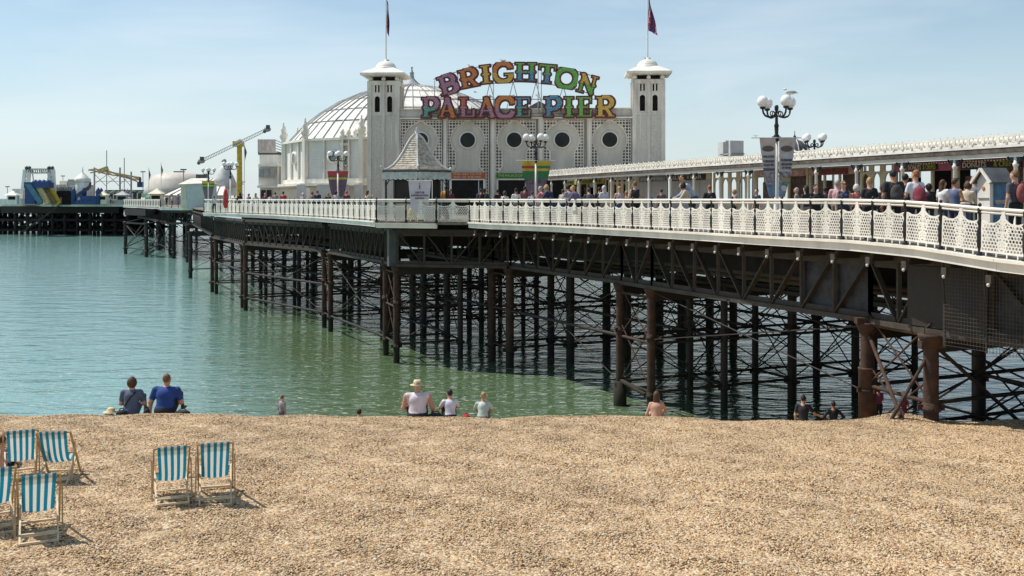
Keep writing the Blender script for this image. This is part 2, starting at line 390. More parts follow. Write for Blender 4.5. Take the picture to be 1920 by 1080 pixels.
m1 = n('ShaderNodeMath'); m1.operation = 'MULTIPLY_ADD'; m1.inputs[1].default_value = .28; l(w2, m1.inputs[0]); l(w1, m1.inputs[2])
bp = n('ShaderNodeBump'); bp.inputs['Strength'].default_value = 1.0; bp.inputs['Distance'].default_value = .17; l(m1.outputs[0], bp.inputs['Height']); l(bp.outputs[0], b.inputs['Normal'])
# thin foam flecks close to the shore
ff = wave(7, .35, 1.2, 6, .1, 1.0); fr = n('ShaderNodeMapRange'); fr.inputs[1].default_value = 60; fr.inputs[2].default_value = 33; fr.inputs[3].default_value = .0; fr.inputs[4].default_value = .075; l(sx.outputs[1], fr.inputs[0])
fa = n('ShaderNodeMath'); l(ff, fa.inputs[0]); l(fr.outputs[0], fa.inputs[1]); fg = n('ShaderNodeMapRange'); fg.inputs[1].default_value = .66; fg.inputs[2].default_value = .72; l(fa.outputs[0], fg.inputs[0])
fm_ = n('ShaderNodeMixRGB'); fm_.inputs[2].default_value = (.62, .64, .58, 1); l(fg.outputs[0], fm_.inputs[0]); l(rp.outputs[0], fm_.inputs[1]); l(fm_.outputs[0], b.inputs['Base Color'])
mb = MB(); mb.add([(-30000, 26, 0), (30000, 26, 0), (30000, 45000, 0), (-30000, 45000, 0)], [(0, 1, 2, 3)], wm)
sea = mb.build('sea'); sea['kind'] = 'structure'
# ================================================================ the pier: deck, girders, columns
PLATE = mat('dark_steel_plate', (.052, .055, .060), .7, .3, 2.5, bump=.3)
SHADEI = mat('underdeck_shade_black', (.022, .020, .018), .9, .3, 2)  # near-black copy of the iron, shade below the deck put into its colour
A_ = Vector((-.42, .907, 0)).normalized(); T_ = Vector((.907, .42, 0)).normalized()
pier = thing('pier', 'long Victorian seaside pier of dark iron columns and girders running out into the sea', 'pier', (0, 40, 0))
edge1 = [(17.5, 6.5), (14.2, 13.6), (12.1, 18.4), XY(1873, 87), XY(1722, 78.5), XY(1597, 71.5), XY(1490, 66.5), XY(1395, 62), XY(1317, 57.7), XY(1216, 53), XY(1120, 48.8), XY(1056, 46), XY(927, 41.6), XY(881, 39.4)]
edge2 = [XY(820, 39.2), XY(706, 38.2), XY(677, 36), XY(600, 31), XY(521, 27), XY(470, 25.4), XY(427, 23.6), XY(383, 23)]
edge3 = [(-26, 90), (-38, 122), (-42.2, 134), (-47.5, 137), XY(300, 12.6), XY(232, 10.2)]
edge4 = [(-74, 205), XY(232, 8.35), XY(140, 8.3), XY(60, 8.1), XY(-60, 8.1), (-160, 250), (-160, 300), (-60, 300)]
def dzf(y): return float(np.interp(y, [6, 13.6, 18.4, 21.8, 23.2, 24.2, 26.4], [-.95, -.62, -.37, -.21, -.12, -.05, 0]))
def slab(pts, name, z0, z1, m):
    mb = MB(); mb.prism(pts, z0, z1, m); return mb.build(name, pier)
far1 = [(p[0] + 27 * T_.x, p[1] + 27 * T_.y) for p in edge1]
mb = MB()
for (a, b, c, d) in zip(edge1[:-1], edge1[1:], far1[1:], far1[:-1]):
    za, zb_ = dzf(a[1]), dzf(b[1]); q = [(*a, DECK + za), (*b, DECK + zb_), (*c, DECK + zb_), (*d, DECK + za)]
    mb.add(q + [(v[0], v[1], v[2] - .16) for v in q], [(0, 1, 2, 3), (7, 6, 5, 4), (0, 4, 5, 1), (2, 6, 7, 3)], PLANK)
mb.build('deck', pier)
slab([edge1[-1], edge2[0], (-1, 62), (8, 66), (20, 66), far1[-1]], 'deck', DECK - .162, DECK - .002, PLANK)
slab([edge2[0]] + edge2[1:] + [(-26, 90), (-26, 120), (24, 120), (30, 66), (8, 66.1), (-1, 62.1)], 'deck', DECK - .163, DECK - .003, PLANK)
slab([(-26.1, 90.1)] + edge3[1:] + [(-74, 205), (-60, 290), (10, 200), (20, 120.1), (-26.1, 120.1)], 'deck', DECK - .166, DECK - .006, PLANK)
slab([(-74.2, 205)] + edge4[1:] + [(-60.2, 290.2)], 'deck', DECK - .25, DECK - .05, PLANK)
def fascia(pts, h=.27, w=.09, top=-.02, step=None):
    mb = MB()
    for a, b in zip(pts[:-1], pts[1:]):
        A = Vector((*a, DECK + top + dzf(a[1]))); B = Vector((*b, DECK + top + dzf(b[1]))); d = (B - A).normalized(); nrm = Vector((d.y, -d.x, 0))
        if nrm.y > .2 and nrm.x > 0: nrm = -nrm
        if nrm.y > 0 and abs(nrm.y) > abs(nrm.x): nrm = -nrm
        o = nrm * .03
        mb.beam(A + o - Vector((0, 0, h / 2)), B + o - Vector((0, 0, h / 2)), w, h, WHITE)
        mb.beam(A + o * 1.8 - Vector((0, 0, .03)), B + o * 1.8 - Vector((0, 0, .03)), w + .12, .07, WHITE)
    return mb.build('fascia', pier)
fascia(edge1); fascia(edge2[:2], .24, top=-.10); fascia(edge2[1:]); fascia(edge3[2:], .36); fascia([XY(232, 8.35), XY(140, 8.3), XY(60, 8.1), XY(-60, 8.1)], .45, top=-.1)
# little bracket ends poking out below the fascia
mb = MB()
def along(pts, step, fn, inset=0.0):
    acc = 0; k = 0
    for a, b in zip(pts[:-1], pts[1:]):
        a = Vector((*a, 0)); b = Vector((*b, 0)); L_ = (b - a).length; d = (b - a) / L_
        while acc < L_:
            fn(a + d * acc, d, k); k += 1; acc += step
        acc -= L_
def jo(p, d, k):
    dz = dzf(p.y); mb.box((p.x, p.y, DECK - .50 + dz), (.16, .10, .18), TRUSSM, rz=math.atan2(d.y, d.x)); 
    q = p + T_ * 2.0
    mb.beam((p.x + T_.x * .1, p.y + T_.y * .1, DECK - .38), (q.x, q.y, DECK - .38), .12, .3, IRON)
    mb.ball((p.x - .06, p.y - .05, DECK - .62 + dz), .045, LGREY, n=6)
along(edge1[2:], 1.35, jo)
mb.build('joist_ends', pier)
# lattice girders
ZT, ZB = EYE - 1.55, EYE - 3.25
KK = 1.05
def sc_(p, k=None): k = k or KK; return (p[0] * k, p[1] * k)
def girder(a, b, zt=ZT, zb=ZB, pitch=1.5, m=TRUSSM, mode=0, name='girder', w=.16):
    mb = MB(); a = Vector((*(sc_(a) if a[1] < 90 else a), 0)); b = Vector((*(sc_(b) if b[1] < 90 else b), 0)); L_ = (b - a).length; n = max(2, round(L_ / pitch)); d = (b - a) / n
    U = Vector((0, 0, zt)); D = Vector((0, 0, zb))
    mb.beam(a + U, b + U, .30, .16, m); mb.beam(a + D, b + D, .34, .14, m)
    mb.beam(a + U - Vector((0, 0, .16)), b + U - Vector((0, 0, .16)), .05, .18, m); mb.beam(a + D + Vector((0, 0, .14)), b + D + Vector((0, 0, .14)), .05, .16, m)
    for i in range(n + 1):
        p = a + d * i; mb.beam(p + D, p + U, .10, .12, m)
    for i in range(n):
        p = a + d * i; q = p + d
        h = i < n / 2 if mode == 0 else (i % 2 == 0)
        if h: mb.beam(p + U, q + D, w, .05, m)
        else: mb.beam(p + D, q + U, w, .05, m)
    return mb.build(name, pier)
Acol = [(9.80, 23.7), (9.12, 26.0)]; Bcol = [(4.92, 35.8), (4.05, 38.0)]; Ccol = [(-.1, 46.5), (-.95, 48.3)]
Dcol = [(-5.45, 47.8), (-6.25, 50.2)]; Ecol = [(-10.6, 59.2), (-11.3, 61.0)]; Fcol = [(-18.5, 70.4), (-19.2, 72.2)]; Gcol = [(-24.1, 82.6), (-25.0, 84.5)]
ins = .05
girder((14.9, 13.2), (9.86, 23.9), pitch=1.7); girder((9.86, 23.9), (9.2, 26.0), pitch=1.2, mode=1); girder((9.2, 26.0), (4.95, 35.8), pitch=1.42)
girder((4.95, 35.8), (4.12, 38.0), pitch=1.2, mode=1); girder((4.12, 38.0), (-.05, 46.6), pitch=1.45); girder((-.05, 46.6), (-.9, 48.3), pitch=1.1, mode=1); girder((-.9, 48.3), (-5.3, 57.5), pitch=1.5)
girder((-5.5, 48.0), (-6.2, 50.1), pitch=.7, mode=1); girder((-6.3, 50.3), (-10.6, 59.2), pitch=.9, w=.10); girder((-11.3, 61.0), (-18.4, 70.4), pitch=1.0, w=.10); girder((-19.2, 72.2), (-24.1, 82.6), pitch=1.0, w=.10)
girder((-24.2, 82.4), (-18.6, 70.6), pitch=.8, w=.08)
girder((-5.4, 47.7), (-.2, 46.4), pitch=1.5)
for k in (3.4, 6.8, 10.2, 15.0):
    o = T_ * k
    girder((11.5 + o.x, 20.5 + o.y), (-5.0 + o.x, 56.5 + o.y), pitch=2.0, m=IRON)
for k in (3.2, 7.5, 12.5, 19):
    o = T_ * k
    girder((-10.6 + o.x, 59.2 + o.y), (-24.6 + o.x, 84 + o.y), pitch=2.0, m=IRON)
# solid steel plates closing two bays of the near girder
mb = MB()
def plate(f0, f1):
    mb = MB(); a = Vector((*sc_((9.2, 26.0)), 0)); b = Vector((*sc_((4.95, 35.8)), 0)); p = a.lerp(b, f0) + T_ * .13; q = a.lerp(b, f1) + T_ * .13
    mb.beam((p.x, p.y, (ZT + ZB) / 2), (q.x, q.y, (ZT + ZB) / 2), .03, abs(ZT - ZB) - .2, PLATE); mb.build('steel_plate', pier)
plate(.005, .13); plate(.145, .27)
for a, b, c in (((10.0, 25.6), (11.0, 23.4), IRON), ((11.2, 23.6), (15.9, 13.6), PLATE)):
    mb = MB(); mb.beam((*a, (ZT + ZB) / 2), (*b, (ZT + ZB) / 2), .03, 1.5, c); mb.build('steel_plate', pier)
mb = MB(); mb.box((-5.9, 50.2, EYE - 2.4), (.5, .35, 1.8), DGREY, rz=.4); mb.build('junction_box', pier)
# service pipes slung inside the girder
mb = MB()
for k, z, r in ((2.3, -2.45, .09), (2.8, -2.65, .11), (3.1, -2.2, .07)):
    mb.tube((15 + T_.x * k, 13 + T_.y * k, EYE + z), (-5 + T_.x * k, 56.5 + T_.y * k, EYE + z), r, TRUSSM, n=8)
mb.build('service_pipes', pier)
# deep solid joists under the planks, added to close off slits of light
for k in (1.6, 3.6, 6.0, 9.0, 12.5, 17.0):
    mb = MB(); mb.beam((15.6 + T_.x * k, 13.9 + T_.y * k, DECK - .85), (-2.2 + T_.x * k, 52.0 + T_.y * k, DECK - .85), .25, 1.3, SHADEI); mb.build('added_joist', pier)
for k in (2.2, 4.5, 7.5, 11.5, 16.5):
    mb = MB(); mb.beam((-6.5 + T_.x * k, 52.8 + T_.y * k, DECK - .85), (-25.6 + T_.x * k, 88 + T_.y * k, DECK - .85), .25, 1.3, SHADEI); mb.build('added_joist', pier)
mb = MB(); mb.beam((-5.6, 53.0, DECK - .8), (3, 54.5, DECK - .8), .25, 1.2, SHADEI); mb.build('added_joist', pier)
# columns
def column_mesh(r, h, m, sleeve=False):
    mb = MB(); mb.tube((0, 0, 0), (0, 0, h), r, m, n=14)
    for z in (h * .34, h * .70): mb.lathe((0, 0, z), [(r, -.10), (r * 1.32, -.08), (r * 1.32, .0), (r * 1.12, .02), (r * 1.12, .1), (r, .12)], m, n=14)
    for k in range(4):
        a = k * math.pi / 2 + .4; mb.box((r * 1.35 * math.cos(a), r * 1.35 * math.sin(a), h * .34), (.14, .05, .14), m, rz=a); mb.box((r * 1.35 * math.cos(a), r * 1.35 * math.sin(a), h * .70), (.14, .05, .14), m, rz=a)
    mb.tube((0, 0, 0), (0, 0, 1.1), r * 1.22, m, r1=r * 1.22, n=14); mb.lathe((0, 0, h), [(r, -.35), (r * 1.7, -.06), (r * 1.7, .0)], m, n=14)
    return mb
HC = ZB - .05 + 1.2
col_r = column_mesh(.16, HC, RUST).build('column', pier, LOCAL); col_r.location = (50, 0, -50)
col_d = column_mesh(.20, HC, IRON).build('column', pier, LOCAL); col_d.location = (50, 0, -50)
used = set()
def put_col(x, y, proto, s=1.0):
    if proto.name not in used: used.add(proto.name); c = proto
    else: c = proto.copy(); COL.objects.link(c)
    c.parent = pier; c.location = (x, y - 40, -1.2); c.rotation_euler = (0, 0, random.random() * 6); c.scale = (s, s, 1); return c
def rods(mb, a, b, zs, r=.028, m=IRON):
    a = Vector(a); b = Vector(b)
    for z0, z1 in zs:
        mb.tube((a.x, a.y, z0), (b.x, b.y, z1), r, m, n=5, cap=False); mb.tube((a.x, a.y, z1), (b.x, b.y, z0), r, m, n=5, cap=False)
def bent(cols, nk, dk, rusty=True, scale=1.0, levels=(.95, 2.75, 4.45), k0=0):
    rows = []
    for (x, y) in cols:
        row = []
        for k in range(k0, nk):
            p = (x + T_.x * dk * k, y + T_.y * dk * k)
            put_col(p[0], p[1], col_r if (rusty and k == 0) else col_d, scale if k == 0 else scale * random.uniform(.68, .92))
            row.append(p)
        rows.append(row)
    mb = MB(); m0 = RUST
    for row in rows:
        for z in levels[:2]:
            mb.tube((*row[0], z), (*row[-1], z), .055, RUST if z < 1 else IRON, n=6)
        mb.beam((*row[0], ZB - .25), (*row[-1], ZB - .25), .28, .5, IRON)
        for a, b in zip(row[:-1], row[1:]):
            rods(mb, a, b, [(levels[0], levels[1]), (levels[1], levels[2])])
    if len(rows) == 2:
        for i, (a, b) in enumerate(zip(*rows)):
            for z in levels: mb.tube((*a, z), (*b, z), .055, RUST if i == 0 else IRON, n=6)
            rods(mb, a, b, [(levels[0], levels[1] + .6), (levels[1], levels[2] + .3)], m=RUST if i == 0 else IRON)
    mb.build('bracing', pier); return rows
Acol, Bcol, Ccol, Dcol, Ecol, Fcol, Gcol = [[sc_(p) for p in c] for c in (Acol, Bcol, Ccol, Dcol, Ecol, Fcol, Gcol)]
ra = bent(Acol, 4, 4.2, scale=1.15, levels=(1.9, 3.1, 4.75)); 
rb = bent(Bcol, 5, 3.3); rc_ = bent(Ccol, 5, 3.3, scale=1.25); rd = bent(Dcol, 2, 3.4); re_ = bent(Ecol, 4, 3.8); rf = bent(Fcol, 4, 3.9); rg = bent(Gcol, 4, 4.2)
rc2 = bent([(-5.2, 59.5), (-6.0, 61.2)], 3, 3.7, rusty=False)
rh = bent([(-33, 104)], 5, 4.2, rusty=False); rh2 = bent([(-41.8, 130.5), (-43.0, 134.5)], 5, 4.2, scale=1.1, rusty=False)
# longitudinal ties between the bents
mb = MB()
def _x(): pass
def ties(r1, r2, zs, hz, skip=1):
    for i in range(0, min(len(r1[0]), len(r2[0])), skip):
        a = r1[-1][i]; b = r2[0][i]
        for z in hz: mb.tube((*a, z), (*b, z), .07, IRON, n=6)
        mid = ((a[0] + b[0]) / 2, (a[1] + b[1]) / 2)
        rods(mb, a, b, zs, .02)
        
ties(ra, rb, [(2.9, 4.7)], ()); ties(rb, rc_, [(.9, 4.6)], (2.75,)); ties(rc_, rc2, [(.9, 4.6)], (2.75,)); ties(rd, re_, [(.9, 4.6)], (.95,)); ties(re_, rf, [(.9, 4.5)], (.95, 2.75)); ties(rf, rg, [(.9, 4.5)], (.95, 2.75)); ties(rc2, re_, [(.9, 4.5)], (2.75,))
mb.build('tie_rods', pier)
# props at the foot of the near columns
mb = MB()
a0, a1 = Acol; b0, b1 = Bcol
mb.tube((*a1, 4.55), (9.45, 24.4, gz(9.45, 24.4) - .1), .05, RUST, n=8); mb.build('prop', pier); mb = MB(); mb.tube((*a0, 4.4), (9.15, 24.6, gz(9.15, 24.6) - .1), .045, RUST, n=8)
mb.build('prop', pier); mb = MB(); mb.tube((*a0, 4.6), (13.9, 26.4, 1.7), .05, IRON, n=8); mb.build('prop', pier); mb = MB(); mb.tube((*a1, 4.75), (14.8, 28.7, 4.1), .09, RUST, n=8)
mb.build('prop', pier); mb = MB(); mb.build('clamp', pier); mb = MB(); mb.box((a0[0], a0[1] - .05, 4.55), (.60, .25, .16), RUST); mb.build('clamp', pier); mb = MB(); mb.box((a1[0], a1[1] - .1, 4.85), (.7, .25, .16), RUST)
mb.build('clamp', pier); mb = MB(); mb.lathe((*a1, 1.9), [(.20, 0), (.235, .0), (.235, 1.62), (.25, 1.64), (.25, 1.67), (.2, 1.68)], RUST, n=16)
mb.build('clamp', pier); mb = MB(); mb.lathe((*b1, -.8), [(.2, 0), (.26, .0), (.26, 1.75), (.17, 1.76)], RUST, n=14)
mb.build('prop', pier); mb = MB(); mb.tube((*b1, 1.0), (*b0, .75), .09, RUST, n=8)
mb.build('prop', pier)
# mid and far substructure
def grove(pts, zt, scale=1.6):
    mb = MB()
    for i, p in enumerate(pts): put_col(p[0], p[1], col_d, scale)
    return mb
mid = [(p_[0] + 2.6, p_[1] + .5) for p_ in [(-49, 138.5), (-52.0, 146), (-58.5, 160), (-68.3, 181.5), (-69.5, 184.5), (-60, 150), (-54, 142), (-62, 176), (-50, 160), (-56, 186)]]
grove(mid, ZB, 1.3)
mb = MB()
for i in range(len(mid) - 1):
    a, b = mid[i], mid[i + 1]
    mb.tube((*a, 1.0), (*b, 1.0), .09, IRON, n=5); mb.beam((*a, DECK - .8), (*b, DECK - .8), .3, .9, SHADEI); mb.beam((*a, DECK - 2.4), (*b, DECK - 2.4), .2, .2, SHADEI); rods(mb, a, b, [(1.0, 4.4)], .07)
mb.build('bracing', pier)
girder((-46.6, 138.3), (-68.6, 186), pitch=1.8, m=IRON); girder((-42.0, 133.7), (-47.4, 137.3), pitch=1.4, m=IRON); girder((-44, 139), (-64, 188), pitch=3, m=IRON)
girder((-26, 88), (-42, 133.5), pitch=1.8, m=IRON)
hx = np.linspace(-152, -89, 22)
mb = MB(); mbp = MB()
for r_ in range(6):
    y0 = 237 + r_ * 7
    for i, x in enumerate(hx):
        if r_ == 3 and i % 2: continue
        yy = y0 + .35 * (-120 - x) * .2
        if r_ == 0 and x < -118: 
            if i % 3: continue
        if r_ == 0: put_col(x, yy, col_d, 1.9)
        else: mbp.tube((x + r_, yy, -1), (x + r_, yy, DECK - .3), .42, SHADEI, n=8)
        if i + 1 < len(hx):
            x2 = hx[i + 1]
            rods(mb, (x, yy), (x2, yy), [(.6, 3.2), (3.2, DECK - .6)], .09)
    for z, h in ((3.3, .5), (DECK - .75, 1.0), (.9, .4)): mb.beam((hx[0], y0 + .07 * 32, z), (hx[-1], y0 - .07 * 31, z), .3, h, IRON)
mbp.build('rear_columns', pier); mb.build('bracing', pier)
mb = MB(); mb.beam((-118, 234, DECK - 1.3), (-90, 232, DECK - 1.3), .3, 1.6, IRON)
for i in range(14): # stair down to the water at the pier head
    f = i / 13; mb.box((-101.5 - 8 * f, 227.2, DECK - .4 - 5.8 * f), (.8, 1.4, .1), TRUSSM)
mb.beam((-101.2, 226.6, DECK - .3), (-109.5, 226.6, DECK - 6.2), .1, .35, TRUSSM); mb.beam((-101.2, 226.6, DECK + .7), (-109.5, 226.6, DECK - 5.2), .08, .08, TRUSSM)
mb.build('landing_stairs', pier)
# hanging safety net below the near end
mb = MB(); p0 = Vector((10.55, 24.2, 0)); p1 = Vector((14.1, 17.0, 0)); zt, zb = EYE - 1.35, EYE - 3.45
q0 = p0 - T_ * .35; q1 = p1 - T_ * .35; LN = (q1 - q0).length
NETM = mat('net_cord', (.09, .085, .075), .8, .2, 4)
nU = int(LN / .085)
for i in range(nU + 1):
    a = q0.lerp(q1, i / nU); sag = .12 * math.sin(i * .25) 
    mb.beam((a.x, a.y, zt), (a.x, a.y, zb + sag * .6), .007, .007, NETM)
for j in range(25):
    z = zt + (zb - zt) * j / 24; mb.beam((q0.x, q0.y, z), (q1.x, q1.y, z), .007, .007, NETM)
for i in range(8):
    a = q0.lerp(q1, i / 7); a2 = a + Vector((.05, .02, 0)); mb.path([(a.x, a.y, zt + .1), (a.x - .01, a.y, zt - .5), (a2.x, a2.y, zt - 1.2), (a2.x, a2.y, zb - .05)], .028, TRUSSM, n=6)
mb.build('safety_net', pier)

# ================================================================ railings
def hexmesh(u, v, p=.085, th=.020):
    # honeycomb lines: distance to the nearest hexagon border
    r = np.array([1.0, 1.7320508]); h = r / 2
    x = u / p; y = v / p
    ax = np.mod(x, r[0]) - h[0]; ay = np.mod(y, r[1]) - h[1]
    bx = np.mod(x - h[0], r[0]) - h[0]; by = np.mod(y - h[1], r[1]) - h[1]
    sel = ax * ax + ay * ay < bx * bx + by * by
    gx = np.where(sel, ax, bx); gy = np.where(sel, ay, by)
    gx = np.abs(gx); gy = np.abs(gy); d = np.maximum(gx, gx * .5 + gy * .8660254)
    return (.5 - d) * p - th / 2
def panel_f(u, v):
    au = np.abs(u)
    top = .72 + .04 * np.clip((au - .40) / .12, 0, 1) + .14 * np.exp(-(au / .13) ** 2) * 1.0
    env = np.maximum(np.maximum(v - top, .10 - v), au - .555)
    lat = np.maximum(hexmesh(u, v), env)
    rim = np.abs(env) - .016
    legs = un(*[np.maximum(np.abs(u - c) - .012, np.maximum(-v, v - .11)) for c in (-.42, -.14, .14, .42)])
    base = rc(u, v, -.555, .09, .555, .125)
    orn = un(er(au, v, .052, .60, .055, .065, .026), er(au, v, .085, .48, .07, .055, .028), er(u, v, 0, .24, .10, .12, .034), er(u, v, 0, .24, .045, .055, .03),
             er(u, v, 0, .86, .055, .06, .03), rc(u, v, -.02, .66, .02, 1.0), ci(u, v, 0, .74, .055), er(au, v, .055, .77, .035, .035, .022), rc(u, v, -.05, .94, .05, 1.0),
             er(au, v, .17, .62, .035, .035, .022), er(au, v, .50, .71, .03, .03, .02), er(au, v, .12, .36, .04, .05, .02), ci(u, v, 0, .40, .035))
    sidep = rc(au, v, .53, .10, .565, .78)
    return un(lat, rim, legs, base, orn, sidep)
rail_protos = {}
def panel_mesh(res):
    return sheet(panel_f, -.57, .57, 0, 1.0, res, .025, WHITE)
def post_mb():
    mb = MB(); mb.lathe((0, 0, -.28), [(.05, 0), (.05, .2), (.075, .22), (.075, .30), (.045, .34), (.04, .40), (.062, .46), (.066, .80), (.045, .86), (.035, .92), (.055, .98), (.055, 1.02), (.032, 1.06), (.032, 1.18), (.05, 1.20), (.05, 1.31), (.02, 1.34), (.04, 1.375), (.04, 1.40), (.01, 1.43)], BLACK, n=10)
    return mb
PANEL = sheet(panel_f, -.57, .57, 0, 1.0, .0125, .025, WHITE); POST = post_mb()
PANEL_ME = POST_ME = None
def simple_panel():
    mb = MB()
    for i in range(7): mb.box((-.45 + .15 * i, 0, .5), (.03, .03, .9), WHITE)
    mb.box((0, 0, .1), (1.1, .04, .04), WHITE); mb.box((0, 0, .86), (1.1, .04, .04), WHITE); return mb
def resample(pts, step):
    P_ = [Vector((*p, 0)) for p in pts]; tot = sum((b - a).length for a, b in zip(P_[:-1], P_[1:])); n = max(1, round(tot / step)); st = tot / n
    out = [P_[0]]; acc = 0; i = 0; cur = P_[0]; need = st
    for a, b in zip(P_[:-1], P_[1:]):
        l_ = (b - a).length; s0 = 0
        while l_ - s0 >= need - 1e-6:
            s0 += need; out.append(a.lerp(b, min(1, s0 / l_))); need = st
        need -= (l_ - s0)
    if (out[-1] - P_[-1]).length > st * .3: out.append(P_[-1])
    else: out[-1] = P_[-1]
    return out
meshes = {}
def railing(label, pts, step=1.2, z=DECK, kind='ornate', group='white cast iron railings along the pier edge'):
    q = resample(pts, step); r = thing('railing', label, 'railing', (q[0].x, q[0].y, z), group=group)
    if 'panel' not in meshes:
        o = PANEL.build('railing_panel'); meshes['panel'] = o.data; bpy.data.objects.remove(o)
        o = POST.build('post'); meshes['post'] = o.data; bpy.data.objects.remove(o)
        o = simple_panel().build('railing_panel'); meshes['bars'] = o.data; bpy.data.objects.remove(o)
    def ob(name, me, loc, rz, sx=1.0):
        o = bpy.data.objects.new(name, me); COL.objects.link(o); o.parent = r; o.location = loc; o.rotation_euler = (0, 0, rz); o.scale = (sx, 1, 1)
    hr = MB()
    for i, p in enumerate(q):
        ob('post', meshes['post'], (p.x - q[0].x, p.y - q[0].y, dzf(p.y)), 0)
        if i + 1 < len(q):
            a, b = q[i], q[i + 1]; d = b - a; rz = math.atan2(d.y, d.x); m = (a + b) / 2
            ob('railing_panel', meshes['panel' if kind == 'ornate' else 'bars'], (m.x - q[0].x, m.y - q[0].y, dzf(m.y)), rz, d.length / 1.2); r.children and None
            COL.objects[-1].rotation_euler = (0, -math.atan2(dzf(b.y) - dzf(a.y), d.length), rz) if abs(dzf(b.y) - dzf(a.y)) > 1e-4 else (0, 0, rz)
            za, zb_ = z + dzf(a.y), z + dzf(b.y); hr.tube((a.x, a.y, za + 1.03), (b.x, b.y, zb_ + 1.03), .042, WHITE, n=8); hr.tube((a.x + .01, a.y, za + .95), (b.x + .01, b.y, zb_ + .95), .03, WHITE, n=6)
    hr.build('handrail', r); return r
railing('near white lace-patterned railing with black posts curving along the promenade edge', edge1[1:])
railing('short white honeycomb railing in front of the information kiosk', [edge1[-1], edge2[0], edge2[1]], 1.5)
railing('receding white railing left of the kiosk with closely spaced black posts', edge2[1:], 1.15)
railing('plain white barred railing on the middle of the pier beside the pale hut', [(-47.5, 137), XY(300, 12.6), XY(232, 10.2)], 2.6, kind='bars')
railing('faint long railing along the far pier head below the fairground rides', [XY(232, 8.35), XY(140, 8.3), XY(60, 8.1), XY(-20, 8.1)], 2.6, z=DECK - .05, kind='bars')
# ================================================================ entrance pavilion with towers and sign
SF = 27.0                     # pixels per metre at the facade
FY = F / SF                   # 70.4 m
YAW = R(-3.0)
def FZ(y, s=SF): return (HOR - y) / s + 1.05     # height above the deck
pav = thing('pavilion', 'large white pavilion with lattice front, round windows, two square towers and a ribbed dome', 'building', ((969 - 960) / SF, FY, DECK), YAW)
def fx(x): return (x - 969) / SF
TOP = FZ(205)
# main front wall
mb = MB(); mb.box((0, .55, TOP / 2), (fx(1193) - fx(745), .3, TOP), SIDING); mb.build('wall', pav, LOCAL)
mb = MB(); mb.box((0, .30, FZ(211)), (fx(1193) - fx(745), .24, .50), WHITE2); mb.box((0, .22, FZ(221)), (fx(1193) - fx(745), .5, .12), WHITE); mb.box((0, .3, TOP + .03), (fx(1193) - fx(745), .5, .10), WHITE2)
for x in (745, 834, 924, 1014, 1105, 1193): mb.box((fx(x), .24, FZ(222) / 2), (.34, .34, FZ(222)), WHITE2); mb.box((fx(x), .04, FZ(222) / 2), (.14, .06, FZ(222)), WHITE)
mb.build('cornice', pav, LOCAL)
BW = 2.98
def keyhole(u, v):
    au = np.abs(u); cz = FZ(262)
    return un(ci(u, v, 0, cz, 1.15), rc(au, v, -1, 2.0, .80, cz), rc(au, v, -1, 0, 1.22, 2.55), ci(au * 1.0, v, .0, 2.42, 1.20) , ci(au, v, 0, cz + 1.02, .28))
def lat_f(u, v):
    p = .215; gx = np.abs(np.mod(u + p / 2, p) - p / 2); gy = np.abs(np.mod(v + p / 2, p) - p / 2)
    g = np.minimum(gx, gy) - .036; k = keyhole(u, v)
    env = np.maximum(np.abs(u) - BW / 2, np.maximum(v - FZ(224), -v))
    return np.maximum(un(np.maximum(g, -k), np.abs(k - .03) - .045, np.abs(env) - .06), env)
lat = sheet(lat_f, -BW / 2, BW / 2, 0, FZ(224), .036, .07, WHITE2)
lat_o = lat.build('lattice_screen', pav, LOCAL); bays = [787, 876, 964, 1054, 1143]
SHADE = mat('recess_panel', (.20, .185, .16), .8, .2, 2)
first = True
KEY = sheet(lambda u, v: keyhole(u, v), -1.3, 1.3, 0, FZ(225), .05, .06, SIDING)
